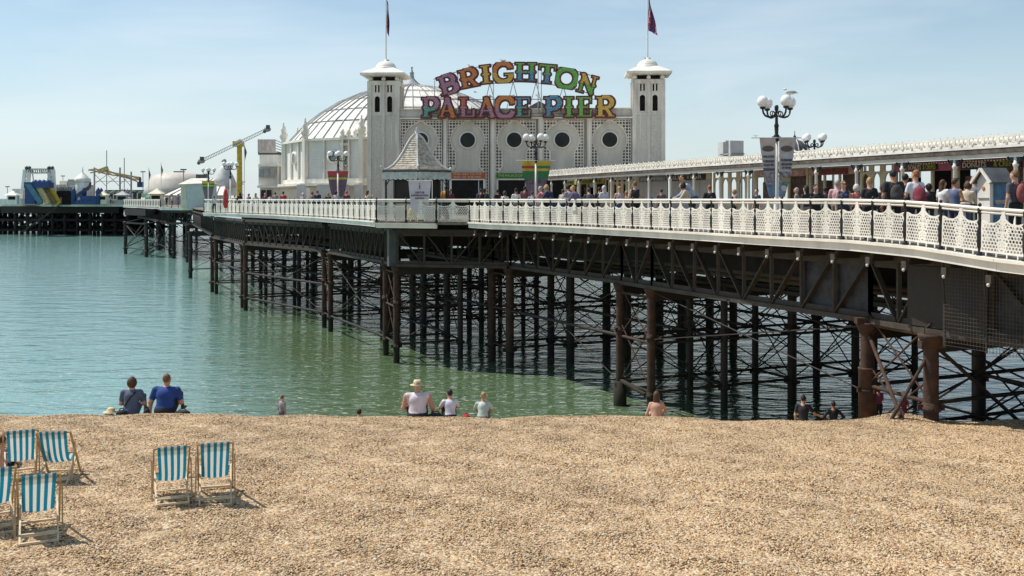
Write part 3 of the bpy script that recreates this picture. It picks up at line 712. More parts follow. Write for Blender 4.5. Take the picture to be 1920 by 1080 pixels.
for i, x in enumerate(bays):
    if first: lat_o.location = (fx(x), .18, 0); first = False
    else: inst(lat_o, pav, (fx(x), .18, 0))
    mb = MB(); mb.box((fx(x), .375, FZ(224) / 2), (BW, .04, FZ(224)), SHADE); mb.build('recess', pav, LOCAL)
    k = KEY.build('keyhole_panel', pav, LOCAL); k.location = (fx(x), .26, 0)
    mb = MB(); mb.lathe((0, 0, 0), [(.52, 0), (.62, 0), (.62, .10), (.52, .10)], WHITE, n=28, M=Matrix.Translation((fx(x), .26, FZ(262))) @ Matrix.Rotation(R(90), 4, 'X'), close=False)
    w = mb.build('round_window', pav, LOCAL)
    mb = MB(); mb.lathe((0, 0, 0), [(.53, 0), (.53, .04)], GLASS, n=28, M=Matrix.Translation((fx(x), .24, FZ(262))) @ Matrix.Rotation(R(90), 4, 'X'), smooth=False)
    mb.build('pane', w, LOCAL)
    # doorway
    mb = MB(); h = 2.45
    for sx in (-1.17, 1.17): mb.box((fx(x) + sx, .12, h / 2), (.12, .22, h), WHITE)
    mb.box((fx(x), .12, h), (2.46, .22, .1), WHITE); mb.box((fx(x) + .78, .13, h / 2), (.06, .1, h), LGREY)
    dw = mb.build('doorway', pav, LOCAL)
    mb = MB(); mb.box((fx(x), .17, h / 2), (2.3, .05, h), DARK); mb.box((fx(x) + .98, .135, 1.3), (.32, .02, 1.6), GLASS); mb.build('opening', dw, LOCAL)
    if i:
        c = [None, (.50, .12, .03), (.04, .22, .04), (.20, .20, .20), (.3, .08, .05)][i]
        mb = MB(); mb.box((fx(x), .06, 2.70), (2.46, .10, .36 if i != 1 else .44), simple('shop_fascia_%d' % i, c)); sg_ = mb.build('sign_board', pav, LOCAL)
        if i == 1: text('THIS WAY TO THE', .19, CREAM, (fx(x), -.005, 2.80), sg_, fit=2.0); text('END OF THE PIER', .19, CREAM, (fx(x), -.005, 2.60), sg_, fit=1.9)
        if i == 2: text('THE PALACE OF FUN', .22, mat('gold_lettering', (.75, .62, .25), .5, .1, 4), (fx(x), -.005, 2.70), sg_, fit=2.2)
# towers
def tower(px, name):
    w = 2.25; mbt = MB(); x0 = fx(px)
    top = FZ(151)
    tw = bpy.data.objects.new('tower', None)
    mb = MB()
    mb.box((x0, 1.0, FZ(213) / 2), (w - .16, w - .16, FZ(213)), BRICKISH)
    for a in (-1, 1):
        for b_ in (-1, 1): mb.box((x0 + a * (w / 2 - .14), 1.0 + b_ * (w / 2 - .14), top / 2), (.28, .28, top), WHITE2)
    for a in (-1, 1):
        mb.box((x0, 1.0 + a * (w / 2 - .06), top / 2), (.20, .13, top), WHITE2); mb.box((x0 + a * (w / 2 - .06), 1.0, top / 2), (.13, .20, top), WHITE2)
        for q in (-.56, .56): mb.box((x0 + q, 1.0 + a * (w / 2 - .09), FZ(213) / 2), (.05, .05, FZ(213)), WHITE2)
    mb.box((x0, 1.0, FZ(214)), (w - .1, w - .1, .1), WHITE2); mb.box((x0, 1.0, top - .12), (w - .02, w - .02, .30), WHITE2)
    t_ = mb.build('tower', pav, LOCAL)
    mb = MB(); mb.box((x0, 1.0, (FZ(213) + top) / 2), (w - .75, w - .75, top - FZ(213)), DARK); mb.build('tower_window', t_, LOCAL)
    def ff(u, v):
        o = un(rc(np.abs(u), v, .255, FZ(209), .615, FZ(184)), ci(np.abs(u), v, .435, FZ(184), .18), rc(np.abs(u), v, .27, FZ(172), .38, FZ(157)), rc(np.abs(u), v, .49, FZ(172), .60, FZ(157)))
        return np.maximum(-o, np.abs(u) - (w / 2 - .26))
    fm = sheet(ff, -w / 2, w / 2, FZ(213), top - .1, .035, .08, WHITE2)
    for k in range(4):
        o = fm.build('pierced_panel', t_, LOCAL); a = k * math.pi / 2
        o.rotation_euler = (0, 0, a); o.location = (x0 + math.sin(a) * (w / 2 - .10), 1.0 - math.cos(a) * (w / 2 - .10), 0)
    mb = MB()
    mb.box((x0, 1.0, top + .22), (1.5, 1.5, .5), DARK)
    for a in (-1, 0, 1):
        for b_ in (-1, 0, 1):
            if a or b_: mb.ball((x0 + a * .94, 1.0 + b_ * .94, top + .17), .16, WHITE, n=10); mb.box((x0 + a * .94, 1.0 + b_ * .94, top + .2), (.16, .16, .42), WHITE2)
    z = top + .40
    mb.box((x0, 1.0, z + .08), (3.1, 3.1, .15), WHITE); mb.box((x0, 1.0, z - .03), (2.6, 2.6, .07), WHITE2)
    mb.lathe((x0, 1.0, z + .16), [(1.54 * 1.414, 0), (.70 * 1.414, .44)], WHITE, n=4, rot=math.pi / 4, smooth=False)
    mb.lathe((x0, 1.0, z + .52), [(.80, 0), (.80, .10), (.74, .12), (.72, .22), (.60, .42), (.40, .55), (.15, .62), (.10, .72), (.05, .75)], WHITE, n=24)
    mb.build('tower_cap', t_, LOCAL)
    mb = MB(); mb.tube((x0, 1.0, z + 1.1), (x0, 1.0, z + 6.6), .055, WHITE, r1=.035, n=8); fp = mb.build('flagpole', t_, LOCAL)
    return x0, z
tx = [tower(717, 'l'), tower(1215, 'r')]
# roof behind the front and the body of the building
mb = MB()
BD = 14.0
mb.box((.4, 5.0, TOP / 2 - .3), (15.6, 8.4, TOP - .6), SIDING)
mb.build('wall', pav, LOCAL)
mb = MB(); mb.add([(-1.3, 6, TOP - .3), (4.2, 6, TOP - .3), (1.4, 6, TOP + 1.15), (-1.3, 12, TOP - .3), (4.2, 12, TOP - .3), (1.4, 12, TOP + 1.15)], [(0, 1, 2), (0, 2, 5, 3), (1, 4, 5, 2), (3, 5, 4)], DGREY)
mb.build('pitched_roof', pav, LOCAL)
# domed hall: twelve-sided wall, ribbed dome, lantern
cy_, sx0 = 86.5, 22.0
cx_ = (772 - 960) / sx0
def D(p): return (p[0], p[1], p[2])
RZ = 4.7 + 1.05
M0 = Matrix.Rotation(-YAW, 4, 'Z') @ Matrix.Translation((cx_ - (969 - 960) / SF, cy_ - FY, 0))
Rr = 10.7; NS = 12
mb = MB(); ang = [math.pi * 2 * (i + .5) / NS for i in range(NS)]
poly = [(Rr * math.cos(a), Rr * math.sin(a)) for a in ang]
hall = MB(); hall.prism([(p[0] * .985, p[1] * .985) for p in poly], 2.35, RZ - .05, SIDE_BRIGHT, M0); hall.prism([(p[0] * .80, p[1] * .80) for p in poly], 0, 2.36, WHITE, M0)
hall.prism([(p[0] * 1.045, p[1] * 1.045) for p in poly], 2.10, 2.30, WHITE, M0); hall.prism([(p[0] * 1.015, p[1] * 1.015) for p in poly], RZ - .16, RZ + .02, WHITE, M0)
hall.prism([(p[0] * 1.01, p[1] * 1.01) for p in poly], 2.31, 2.65, WHITE, M0)
hl = hall.build('hall_wall', pav, LOCAL)
mb = MB(); md_ = MB()
for i in range(NS):
    a = ang[i]; p = (Rr * math.cos(a), Rr * math.sin(a))
    mb.box((p[0], p[1], (2.3 + RZ) / 2), (.34, .34, RZ - 2.3 + .5), WHITE, M0, rz=a)
    mb.lathe((p[0], p[1], RZ + .25), [(.22, 0), (.34, .2), (.36, .45), (.20, .6), (.26, .72), (.20, .95), (.06, 1.2), (.09, 1.3), (.02, 1.45)], WHITE, n=8, M=M0)
    b = ang[(i + 1) % NS]
    for f in (1 / 3, 2 / 3):
        q = (p[0] * (1 - f) + Rr * math.cos(b) * f, p[1] * (1 - f) + Rr * math.sin(b) * f); mb.box((q[0] * .995, q[1] * .995, (2.3 + RZ) / 2), (.14, .14, RZ - 2.3), WHITE, M0, rz=(a + b) / 2)
mb.build('pilasters', pav, LOCAL)
for i in range(5, 11):
    a = (ang[i] + ang[(i + 1) % NS]) / 2; rr_ = Rr * math.cos(math.pi / NS)
    Mx = M0 @ Matrix.Translation((rr_ * math.cos(a), rr_ * math.sin(a), 4.35)) @ Matrix.Rotation(a, 4, 'Z') @ Matrix.Rotation(R(90), 4, 'Y')
    mb = MB(); mb.lathe((0, 0, -.12), [(.40, 0), (.54, 0), (.54, .18), (.40, .18)], WHITE, n=20, M=Mx, close=False); w = mb.build('round_window', pav, LOCAL)
    mb = MB(); mb.lathe((0, 0, -.08), [(.41, 0), (.41, .12)], GLASSL, n=20, M=Mx, smooth=False); mb.build('pane', w, LOCAL)
# dome
prof = [(10.3, 0), (9.0, 1.42), (7.7, 2.45), (6.2, 3.40), (4.6, 4.1), (2.9, 4.62), (1.7, 4.85)]
mb = MB(); NR = 60; mb.lathe((0, 0, RZ), prof, LEAD, n=NR, M=M0, smooth=False); dm = mb.build('dome', pav, LOCAL)
mb = MB()
for k in range(NR):
    t_ = 2 * math.pi * k / NR
    for (r0, z0), (r1, z1) in zip(prof[:-1], prof[1:]):
        w_ = .06 if k % 3 == 0 else .03
        mb.beam(M0 @ Vector((r0 * math.cos(t_), r0 * math.sin(t_), RZ + z0 + .05)), M0 @ Vector((r1 * math.cos(t_), r1 * math.sin(t_), RZ + z1 + .05)), w_, .10, GREY if k % 3 == 0 else LGREY)
    t2 = 2 * math.pi * (k + 1) / NR
    for r0, z0 in prof[1:]:
        mb.beam(M0 @ Vector((r0 * math.cos(t_), r0 * math.sin(t_), RZ + z0 + .06)), M0 @ Vector((r0 * math.cos(t2), r0 * math.sin(t2), RZ + z0 + .06)), .08, .05, GREY)
mb.build('dome_ribs', dm, LOCAL)
mb = MB(); mb.lathe((0, 0, RZ + 4.8), [(1.7, 0), (.9, .04), (.85, 0), (.85, .28), (.75, .32), (.5, .5), (.42, .6), (.3, .72), (.2, .85), (.17, 1.2), (.22, 1.3), (.10, 1.4), (.05, 1.65), (.11, 1.75), (.02, 1.85)], GREY, n=12, M=M0)
mb.build('lantern', dm, LOCAL)
# low wing with balcony left of the hall, and the glazed ground floor
def W2(x, y, s): 
    v = P(x, y, s) - Vector(((969 - 960) / SF, FY, DECK)); return Matrix.Rotation(-YAW, 4, 'Z') @ v
mb = MB()
def wbox(x0, x1, y0, y1, s, dep, m):
    a = W2((x0 + x1) / 2, (y0 + y1) / 2, s); mb.box((a.x, a.y + dep / 2, a.z), ((x1 - x0) / s, dep, (y1 - y0) / s), m, rz=-YAW)
S2 = 20.5
wbox(483, 560, 352, 399, S2, 8, WHITE); wbox(481, 545, 312, 352, S2, 7, SIDE_BRIGHT); wbox(484, 520, 290, 309, S2 - .2, 5, WHITE); wbox(478, 556, 348, 352, S2 + .1, 8, WHITE)
wbox(481, 520, 308, 312, S2 + .15, 6, WHITE)
for x in range(520, 556, 9): wbox(x, x + 2, 305, 352, S2 + .1, .3, WHITE)
mb.build('side_wing', pav, LOCAL)
mb = MB()
for x in (486, 496, 506): wbox(x, x + 8, 316, 333, S2 + .12, .1, GREY)
for x in (489, 500): wbox(x, x + 9, 356, 392, S2 + .12, .1, GLASS)
mb.build('window', pav, LOCAL)
mb = MB()
for x, w in ((556, 18), (594, 26), (640, 14), (664, 16)): wbox(x, x + w, 346, 400, 26.6, .06, LGREY)
mb.build('side_door', pav, LOCAL)
mb = MB(); a = W2(500, 274, 20.3); mb.box((a.x, a.y, a.z), (1.65, .12, 1.25), mat('hoarding_back', (.62, .52, .47), .7, .2, 8, streak=True))
for i in range(7): mb.beam((a.x - .75 + .25 * i, a.y + .06, a.z - .62), (a.x - .75 + .25 * i, a.y + .06, a.z + .62), .03, .06, WHITE)
for i in range(5): mb.beam((a.x + .8, a.y + .1, a.z + .55 - .25 * i), (a.x + 2.2, a.y + .9, a.z - .1 - .2 * i), .05, .05, DGREY)
mb.beam((a.x - .8, a.y, a.z - .68), (a.x + 2.0, a.y + .6, a.z - .68), .15, .25, DGREY); mb.build('roof_hoarding', pav, LOCAL)
# short ornate range joining the domed hall to the left tower
mb = MB(); wbox(640, 694, 272, 400, 24.6, 3.0, SIDE_BRIGHT); wbox(636, 696, 268, 273, 24.7, 3.2, WHITE); wbox(636, 696, 343, 348, 24.7, 3.2, WHITE)
for x in (640, 652, 664, 677, 689): wbox(x, x + 3, 262, 344, 24.75, .3, WHITE)
for x in (641, 653, 665, 678, 690): 
    v = W2(x + .5, 262, 24.75); mb.lathe((v.x, v.y + .1, v.z), [(.10, 0), (.24, .14), (.26, .32), (.14, .42), (.2, .52), (.14, .7), (.04, .9)], WHITE, n=8)
wbox(640, 650, 350, 400, 24.75, .2, WHITE2); mb.build('side_range', pav, LOCAL)
for x in (648.5, 660.5, 673, 685.5):
    v = W2(x, 303, 24.7); mb = MB(); mb.lathe((0, 0, 0), [(.13, 0), (.17, 0), (.17, .06), (.13, .06)], WHITE, n=16, M=Matrix.Translation(v) @ Matrix.Rotation(R(90), 4, 'X') @ Matrix.Scale(2.2, 4, (0, 1, 0)), close=False); w = mb.build('oval_window', pav, LOCAL)
    mb = MB(); mb.lathe((0, 0, .01), [(.13, 0), (.13, .03)], GLASSL, n=16, smooth=False, M=Matrix.Translation(v) @ Matrix.Rotation(R(90), 4, 'X') @ Matrix.Scale(2.2, 4, (0, 1, 0))); mb.build('pane', w, LOCAL)
# flags
def flag(x0, z, label, droop, side):
    o = thing('flag', label, 'flag', (pav.location.x + x0 * math.cos(YAW) - 1.0 * math.sin(YAW), pav.location.y + x0 * math.sin(YAW) + math.cos(YAW), DECK + z), YAW, 'flags on the tower flagpoles')
    mb = MB(); nv = 16; nu = 6; mcs = [simple('flag_navy', (.03, .04, .14)), simple('flag_red', (.42, .04, .05)), simple('flag_white', (.6, .57, .55))]
    vs = []; 
    for j in range(nv + 1):
        for i in range(nu + 1):
            f = i / nu; g_ = j / nv
            vs.append((side * (.05 + f * .14 + g_ * droop * f * 1.4 + .03 * math.sin(g_ * 7 + f * 4)), .07 * math.sin(f * 9 + g_ * 2), -g_ * 2.35 - f * .35))
    for j in range(nv):
        for i in range(nu):
            a = j * (nu + 1) + i; k = mcs[[0, 1, 0, 2, 1, 0][(i + j // 3) % 6]]
            mb.add([vs[a], vs[a + 1], vs[a + nu + 2], vs[a + nu + 1]], [(0, 1, 2, 3)], k, True)
    mb.build('cloth', o, LOCAL)
flag(tx[0][0], tx[0][1] + 4.0 + 1.5, 'limp union flag hanging straight down from the left tower pole', .05, 1)
flag(tx[1][0], tx[1][1] + 4.0 + 1.5, 'union flag slightly blown out from the right tower pole', .38, 1)

# ---------------------------------------------------------------- the big sign
def dots(f, W_, m1, m2, Mx, mb, p=.075):
    r_ = .027; k = 0
    nv = int(1 / p)
    for j in range(nv + 1):
        for i in range(int(W_ / p) + 1):
            u = .02 + i * p + (j % 2) * p / 2; v = .03 + j * p
            if f(np.array(u), np.array(v)) < -.038:
                mb.add([(u + r_ * math.cos(a), -.012, v + r_ * math.sin(a)) for a in np.linspace(0, 5.236, 6)], [(0, 1, 2, 3, 4, 5)], m1 if v > .5 else m2, M=Mx)
def stem(u, v, x, w=.24, b=True):
    a = [rc(u, v, x - w / 2, 0, x + w / 2, 1), rc(u, v, x - w * .95, 0, x + w * .95, .11), rc(u, v, x - w * .95, .89, x + w * .95, 1)]
    if b: a.append(ci(u, v, x - w * .5, .5, .075)); a.append(ci(u, v, x + w * .5, .5, .075))
    return un(*a)
G_ = {
 'B': (.92, lambda u, v: un(stem(u, v, .26), np.maximum(er(u, v, .42, .73, .36, .27, .22), .3 - u), np.maximum(er(u, v, .44, .27, .40, .27, .22), .3 - u), ci(u, v, .62, .5, .07))),
 'R': (.95, lambda u, v: un(stem(u, v, .25), np.maximum(er(u, v, .42, .72, .36, .28, .22), .3 - u), sg(u, v, .48, .48, .72, .1, .2), rc(u, v, .58, 0, .92, .11), ci(u, v, .62, .46, .07))),
 'I': (.52, lambda u, v: un(stem(u, v, .26), )),
 'G': (.90, lambda u, v: un(np.maximum(er(u, v, .46, .5, .42, .5, .26), -rc(u, v, .55, .46, 1.2, .70)), rc(u, v, .5, .34, .86, .46), rc(u, v, .66, .05, .84, .46), ci(u, v, .08, .5, .08), rc(u, v, .66, .68, .80, .98))),
 'H': (1.0, lambda u, v: un(stem(u, v, .23, .22), stem(u, v, .77, .22), rc(u, v, .2, .44, .8, .56), ci(u, v, .5, .5, .09))),
 'T': (.88, lambda u, v: un(rc(u, v, .32, 0, .56, 1), rc(u, v, .22, 0, .66, .11), rc(u, v, .02, .86, .86, 1), rc(u, v, .02, .70, .12, 1), rc(u, v, .76, .70, .86, 1), ci(u, v, .32, .5, .075), ci(u, v, .56, .5, .075))),
 'O': (.94, lambda u, v: un(er(u, v, .47, .5, .44, .5, .27), ci(u, v, .06, .5, .08), ci(u, v, .88, .5, .08))),
 'N': (.98, lambda u, v: un(rc(u, v, .14, 0, .30, 1), rc(u, v, .70, 0, .84, 1), sg(u, v, .22, .92, .76, .10, .24), rc(u, v, .04, 0, .40, .10), rc(u, v, .60, .90, .95, 1), rc(u, v, .04, .90, .3, 1), ci(u, v, .14, .5, .07), ci(u, v, .84, .5, .07))),
 'P': (.90, lambda u, v: un(stem(u, v, .26), np.maximum(er(u, v, .42, .70, .38, .30, .22), .3 - u))),
 'A': (.98, lambda u, v: un(sg(u, v, .46, .92, .20, .06, .15), sg(u, v, .48, .92, .76, .08, .25), rc(u, v, .28, .28, .7, .38), rc(u, v, .04, 0, .38, .10), rc(u, v, .56, 0, .96, .10), rc(u, v, .34, .9, .62, 1), ci(u, v, .36, .5, .07), ci(u, v, .70, .5, .07))),
 'L': (.86, lambda u, v: un(stem(u, v, .26), rc(u, v, .2, 0, .80, .13), rc(u, v, .68, 0, .82, .36), ci(u, v, .75, .34, .09))),
 'C': (.88, lambda u, v: un(np.maximum(er(u, v, .46, .5, .42, .5, .26), -rc(u, v, .55, .33, 1.2, .66)), rc(u, v, .68, .62, .82, .98), ci(u, v, .78, .30, .09), ci(u, v, .08, .5, .08))),
 'E': (.86, lambda u, v: un(stem(u, v, .26), rc(u, v, .2, 0, .78, .12), rc(u, v, .2, .88, .76, 1), rc(u, v, .3, .44, .62, .56), rc(u, v, .68, 0, .80, .34), rc(u, v, .66, .68, .78, 1), rc(u, v, .55, .38, .64, .62), ci(u, v, .74, .33, .07))),
}
CC = {'purple': ((.34, .12, .16), (.62, .42, .60)), 'orange': ((.55, .17, .05), (.80, .36, .12)), 'yellow': ((.58, .36, .06), (.85, .62, .15)), 'green': ((.10, .34, .07), (.28, .66, .14)), 'blue': ((.06, .18, .28), (.22, .55, .72)), 'teal': ((.06, .24, .20), (.25, .70, .58)), 'red': ((.48, .12, .10), (.78, .22, .16))}
def lm(c, b=False):
    return mat(('bulbs_' if b else 'letter_face_') + c, CC[c][1 if b else 0], .35 if b else .5, .12, 9)
sign = thing('illuminated_sign', 'huge arched two-line BRIGHTON PALACE PIER sign of multicoloured bulb-studded fairground letters', 'sign', (pav.location.x, pav.location.y, DECK), YAW)
ORIM = mat('letter_rim', (.22, .06, .035), .5, .2, 5)
def letter(ch, cx, cy, wpx, hpx, rot, ctop, cbot, yoff):
    W_, f = G_[ch]; h = hpx / SF; sx_ = (wpx / SF) / W_
    Mx = Matrix.Translation((fx(cx), yoff, FZ(cy))) @ Matrix.Rotation(R(rot), 4, 'Y') @ Matrix.Scale(sx_, 4, (1, 0, 0)) @ Matrix.Scale(h, 4, (0, 0, 1)) @ Matrix.Translation((-W_ / 2, 0, -.5))
    mb = sheet(lambda u, v: f(u, v) - .048, -.08, W_ + .08, -.08, 1.08, .03, .16, MAROON, M=Mx)
    o = mb.build('letter', sign, LOCAL)
    mb = sheet(lambda u, v: f(u, v) + .004, -.06, W_ + .06, -.06, 1.06, .03, .03, ORIM, M=Matrix.Translation((0, -.02, 0)) @ Mx); 
    sheet(lambda u, v: np.maximum(f(u, v) + .030, v - .5), -.06, W_ + .06, -.06, .53, .03, .03, lm(cbot), mb=mb, M=Matrix.Translation((0, -.035, 0)) @ Mx)
    sheet(lambda u, v: np.maximum(f(u, v) + .030, .5 - v), -.06, W_ + .06, .47, 1.06, .03, .03, lm(ctop), mb=mb, M=Matrix.Translation((0, -.035, 0)) @ Mx)
    mb.build('letter_face', o, LOCAL)
    mb = MB(); dots(f, W_, lm(ctop, True), lm(cbot, True), Matrix.Translation((0, -.04, 0)) @ Mx, mb); mb.build('bulbs', o, LOCAL)
row1 = [('B', 839, 158, 37, 36, -17, 'purple', 'purple'), ('R', 879, 146.5, 39, 35, -11, 'orange', 'orange'), ('I', 911, 139.5, 23, 35, -6, 'yellow', 'yellow'), ('G', 943.5, 136.5, 35, 35, -2, 'orange', 'yellow'), ('H', 986, 135.5, 42, 35, 1, 'green', 'blue'), ('T', 1026, 139.5, 35, 36, 5, 'green', 'blue'), ('O', 1062, 148, 37, 35, 9, 'green', 'green'), ('N', 1101, 159, 38, 36, 15, 'yellow', 'green')]
for r_ in row1: letter(*r_, -.15)
row2 = [('P', 806.5, 'purple', 'teal', 35), ('A', 839.5, 'purple', 'orange', 38), ('L', 876, 'red', 'purple', 34), ('A', 913, 'orange', 'purple', 40), ('C', 947, 'orange', 'purple', 34), ('E', 981, 'blue', 'teal', 33), ('P', 1036, 'blue', 'blue', 35), ('I', 1066.5, 'green', 'green', 21), ('E', 1095.5, 'green', 'green', 32), ('R', 1134, 'yellow', 'yellow', 38)]
for ch, x, a, b, w in row2: letter(ch, x, 201.8, w, 38, .3, a, b, -.35)
mb = MB()
arc = []; arc2 = []
for i in range(33):
    x = 812 + (1124 - 812) * i / 32; f = (x - 968) / 156
    arc.append((fx(x), -.02, FZ(119 + 29 * f * f))); arc2.append((fx(x), -.02, FZ(154 + 29 * f * f)))
mb.path(arc, .028, DGREY); mb.path(arc2, .028, DGREY)
for x in (814, 858, 925, 1009, 1015): 
    f = (x - 968) / 156; mb.tube((fx(x), 0, TOP - .2), (fx(x), 0, FZ(122 + 29 * f * f)), .035, LGREY, n=6)
for x in (918, 962, 1005, 1056): 
    f = (x - 968) / 156; mb.tube((fx(x) - .6, 1.6, TOP - .1), (fx(x), 0, FZ(153 + 29 * f * f)), .03, GREY, n=6); mb.tube((fx(x) + .5, 1.2, TOP - .1), (fx(x), 0, FZ(153 + 29 * f * f)), .03, GREY, n=6)
for x in (918, 962, 1005): mb.beam((fx(x), -.1, FZ(178)), (fx(x) + .45, -.25, FZ(188)), .1, .08, WHITE)
mb.path([(fx(792), -.1, FZ(186)), (fx(1150), -.1, FZ(187))], .025, DGREY); mb.path([(fx(792), -.1, FZ(212)), (fx(1150), -.1, FZ(213))], .025, DGREY)
for x in range(800, 1150, 42): mb.tube((fx(x), .3, FZ(214)), (fx(x), -.12, FZ(200)), .03, DGREY, n=6)
mb.build('support_frame', sign, LOCAL)

# ================================================================ information kiosk with the pagoda roof
KX, KY = (780 - 960) / 36.0, F / 36.0
kio = thing('information_kiosk', 'small timber kiosk with a swept shingled pagoda roof and scalloped valance beside the railing', 'kiosk', (KX, KY + .4, DECK))
ks = 36.0
def kz(y): return (HOR - y) / ks + 1.05
NK = 6; rot0 = R(30) + R(7)
mb = MB()
prof = [(2.02, kz(321)), (1.75, kz(318)), (1.42, kz(311)), (1.12, kz(300)), (.86, kz(287)), (.62, kz(273)), (.40, kz(261)), (.20, kz(254)), (.14, kz(252))]
mb.lathe((0, 0, 0), prof, SLATE, n=NK, smooth=False, rot=rot0); mb.build('roof', kio, LOCAL)
rf = kio.children[0] if kio.children else None
mb = MB()
for k in range(NK):
    t_ = 2 * math.pi * k / NK + rot0
    for (r0, z0), (r1, z1) in zip(prof[:-1], prof[1:]): mb.beam((r0 * math.cos(t_), r0 * math.sin(t_), z0 + .03), (r1 * math.cos(t_), r1 * math.sin(t_), z1 + .03), .07, .08, LGREY)
    mb.beam((2.0 * math.cos(t_), 2.0 * math.sin(t_), kz(320)), (2.16 * math.cos(t_), 2.16 * math.sin(t_), kz(312)), .07, .08, LGREY)
    t2 = t_ + 2 * math.pi / NK
    # rows of shingle edges
    for q in range(len(prof) - 1):
        for f in (.0, .33, .66):
            r_ = prof[q][0] * (1 - f) + prof[q + 1][0] * f; z = prof[q][1] * (1 - f) + prof[q + 1][1] * f
            mb.beam((r_ * math.cos(t_), r_ * math.sin(t_), z + .012), (r_ * math.cos(t2), r_ * math.sin(t2), z + .012), .03, .02, SLATE)
mb.build('roof_ridges', kio, LOCAL)
mb = MB(); mb.lathe((0, 0, kz(253)), [(.12, 0), (.16, .05), (.09, .12), (.11, .2), (.03, .3), (.05, .34), (.01, .42)], LGREY, n=10); mb.build('finial', kio, LOCAL)
mb = MB()
VAL = mat('valance_paint', (.52, .58, .53), .6, .18, 3)
for k in range(NK):
    t_ = 2 * math.pi * k / NK + rot0; t2 = t_ + 2 * math.pi / NK; a = Vector((1.98 * math.cos(t_), 1.98 * math.sin(t_), 0)); b = Vector((1.98 * math.cos(t2), 1.98 * math.sin(t2), 0)); d = b - a; L_ = d.length
    def vf(u, v): return np.maximum(-(v + .06 * np.abs(np.sin(u * math.pi / .28)) + .0), v - .34)
    Mx = Matrix.Translation((b.x, b.y, kz(322) - .38)) @ Matrix.Rotation(math.atan2(-d.y, -d.x), 4, 'Z')
    sheet(vf, 0, L_, -.08, .34, .03, .04, VAL, mb=mb, M=Mx)
    mb.beam(a + Vector((0, 0, kz(321))), b + Vector((0, 0, kz(321))), .16, .07, DGREY)
mb.build('valance', kio, LOCAL)
mb = MB(); rw = 1.32
for k in range(NK):
    t_ = 2 * math.pi * k / NK + rot0; t2 = t_ + 2 * math.pi / NK
    mb.box((rw * math.cos(t_), rw * math.sin(t_), kz(322) / 2), (.12, .12, kz(322)), BLACK, rz=t_)
    mb.tube((1.85 * math.cos(t_), 1.85 * math.sin(t_), 0), (1.85 * math.cos(t_), 1.85 * math.sin(t_), kz(324)), .05, BLACK, n=8)
    for q in range(5): mb.beam((1.85 * math.cos(t_) * (1 - .06 * q), 1.85 * math.sin(t_) * (1 - .06 * q), kz(348) + .16 * q), (1.85 * math.cos(t_) * (1 - .06 * (q + 1)), 1.85 * math.sin(t_) * (1 - .06 * (q + 1)), kz(348) + .16 * (q + 1)), .03, .03, BLACK)
mb.build('posts', kio, LOCAL)
for k in range(NK):
    t_ = 2 * math.pi * k / NK + rot0; t2 = t_ + 2 * math.pi / NK; a = Vector((1.28 * math.cos(t_), 1.28 * math.sin(t_), 0)); b = Vector((1.28 * math.cos(t2), 1.28 * math.sin(t2), 0)); d = b - a; L_ = d.length
    Mx = Matrix.Translation((b.x, b.y, 0)) @ Matrix.Rotation(math.atan2(-d.y, -d.x), 4, 'Z')
    def wf(u, v): return -un(rc(u, v, .20, .95, .56, 1.95), ci(u, v, .38, 1.95, .18), rc(u, v, .72, .95, 1.08, 1.95), ci(u, v, .90, 1.95, .18))
    mb = sheet(wf, 0, L_, 0, kz(324), .05, .06, CREAM, M=Mx); w = mb.build('wall', kio, LOCAL)
    mb = MB(); mb.box((L_ / 2, .1, 1.5), (L_ - .1, .02, 1.3), GLASS, M=Mx); mb.build('window', w, LOCAL)
# ================================================================ the long shop arcade
E0 = Vector((*XY(1920, 65), 0)); E1 = Vector((*XY(1030, 28.3), 0)); ad_ = (E1 - E0).normalized(); E0 = E0 - ad_ * 8
AL = (E1 - E0).length; aa = math.atan2(-ad_.y, -ad_.x)     # local +x runs towards the shore, local -y faces the promenade
arc_ = thing('shop_arcade', 'long low white shop arcade with iron columns and filigree roof cresting behind the promenade crowd', 'arcade', (E1.x, E1.y, DECK), aa)
# local frame: x = distance from the far end, y = depth into the arcade (away from the promenade)
ax = Vector((math.cos(aa), math.sin(aa), 0)); ay = Vector((-math.sin(aa), math.cos(aa), 0))
def lx(px, dep=0.0):
    """local x on the line at depth dep that is seen at photo column px"""
    k = (px - 960) / F; o = Vector((E1.x, E1.y, 0)) + ay * dep
    # (o + ax*t).x = k*(o+ax*t).y
    return (k * o.y - o.x) / (ax.x - k * ax.y)
EH = 2.40
WD = 2.1
def smooth_top(x): return 0
mb = MB()
mb.box((AL / 2, .0, EH - .03), (AL, .10, .12), WHITE); mb.box((AL / 2, -.06, EH + .12), (AL, .14, .17), mat('gutter_and_shadow', (.12, .10, .08), .7, .35, 3)); mb.box((AL / 2, .05, EH + .1), (AL, .08, .2), DGREY); mb.build('fascia', arc_, LOCAL)  # gutter band made deeper and darker, taking in the shadow under the roof
mb = MB()
vs = [(0, -.15, EH + .28), (AL, -.15, EH + .28), (AL, WD + 1.4, EH + .62), (0, WD + 1.4, EH + .62), (0, -.15, EH + .18), (AL, -.15, EH + .18), (AL, WD + 4.5, EH + .30), (0, WD + 4.5, EH + .30)]
mb.add(vs, [(0, 1, 2, 3), (4, 7, 6, 5), (0, 4, 5, 1), (1, 5, 6, 2), (0, 3, 7, 4), (3, 2, 6, 7)], LEAD)
n_ = int(AL / .45)
for i in range(n_): x = .2 + i * .45; mb.beam((x, -.17, EH + .31), (x, WD + 1.3, EH + .64), .07, .06, WHITE2)
mb.tube((0, WD + 1.4, EH + .70), (AL, WD + 1.4, EH + .70), .07, CREAM, n=8)
mb.build('roof', arc_, LOCAL)
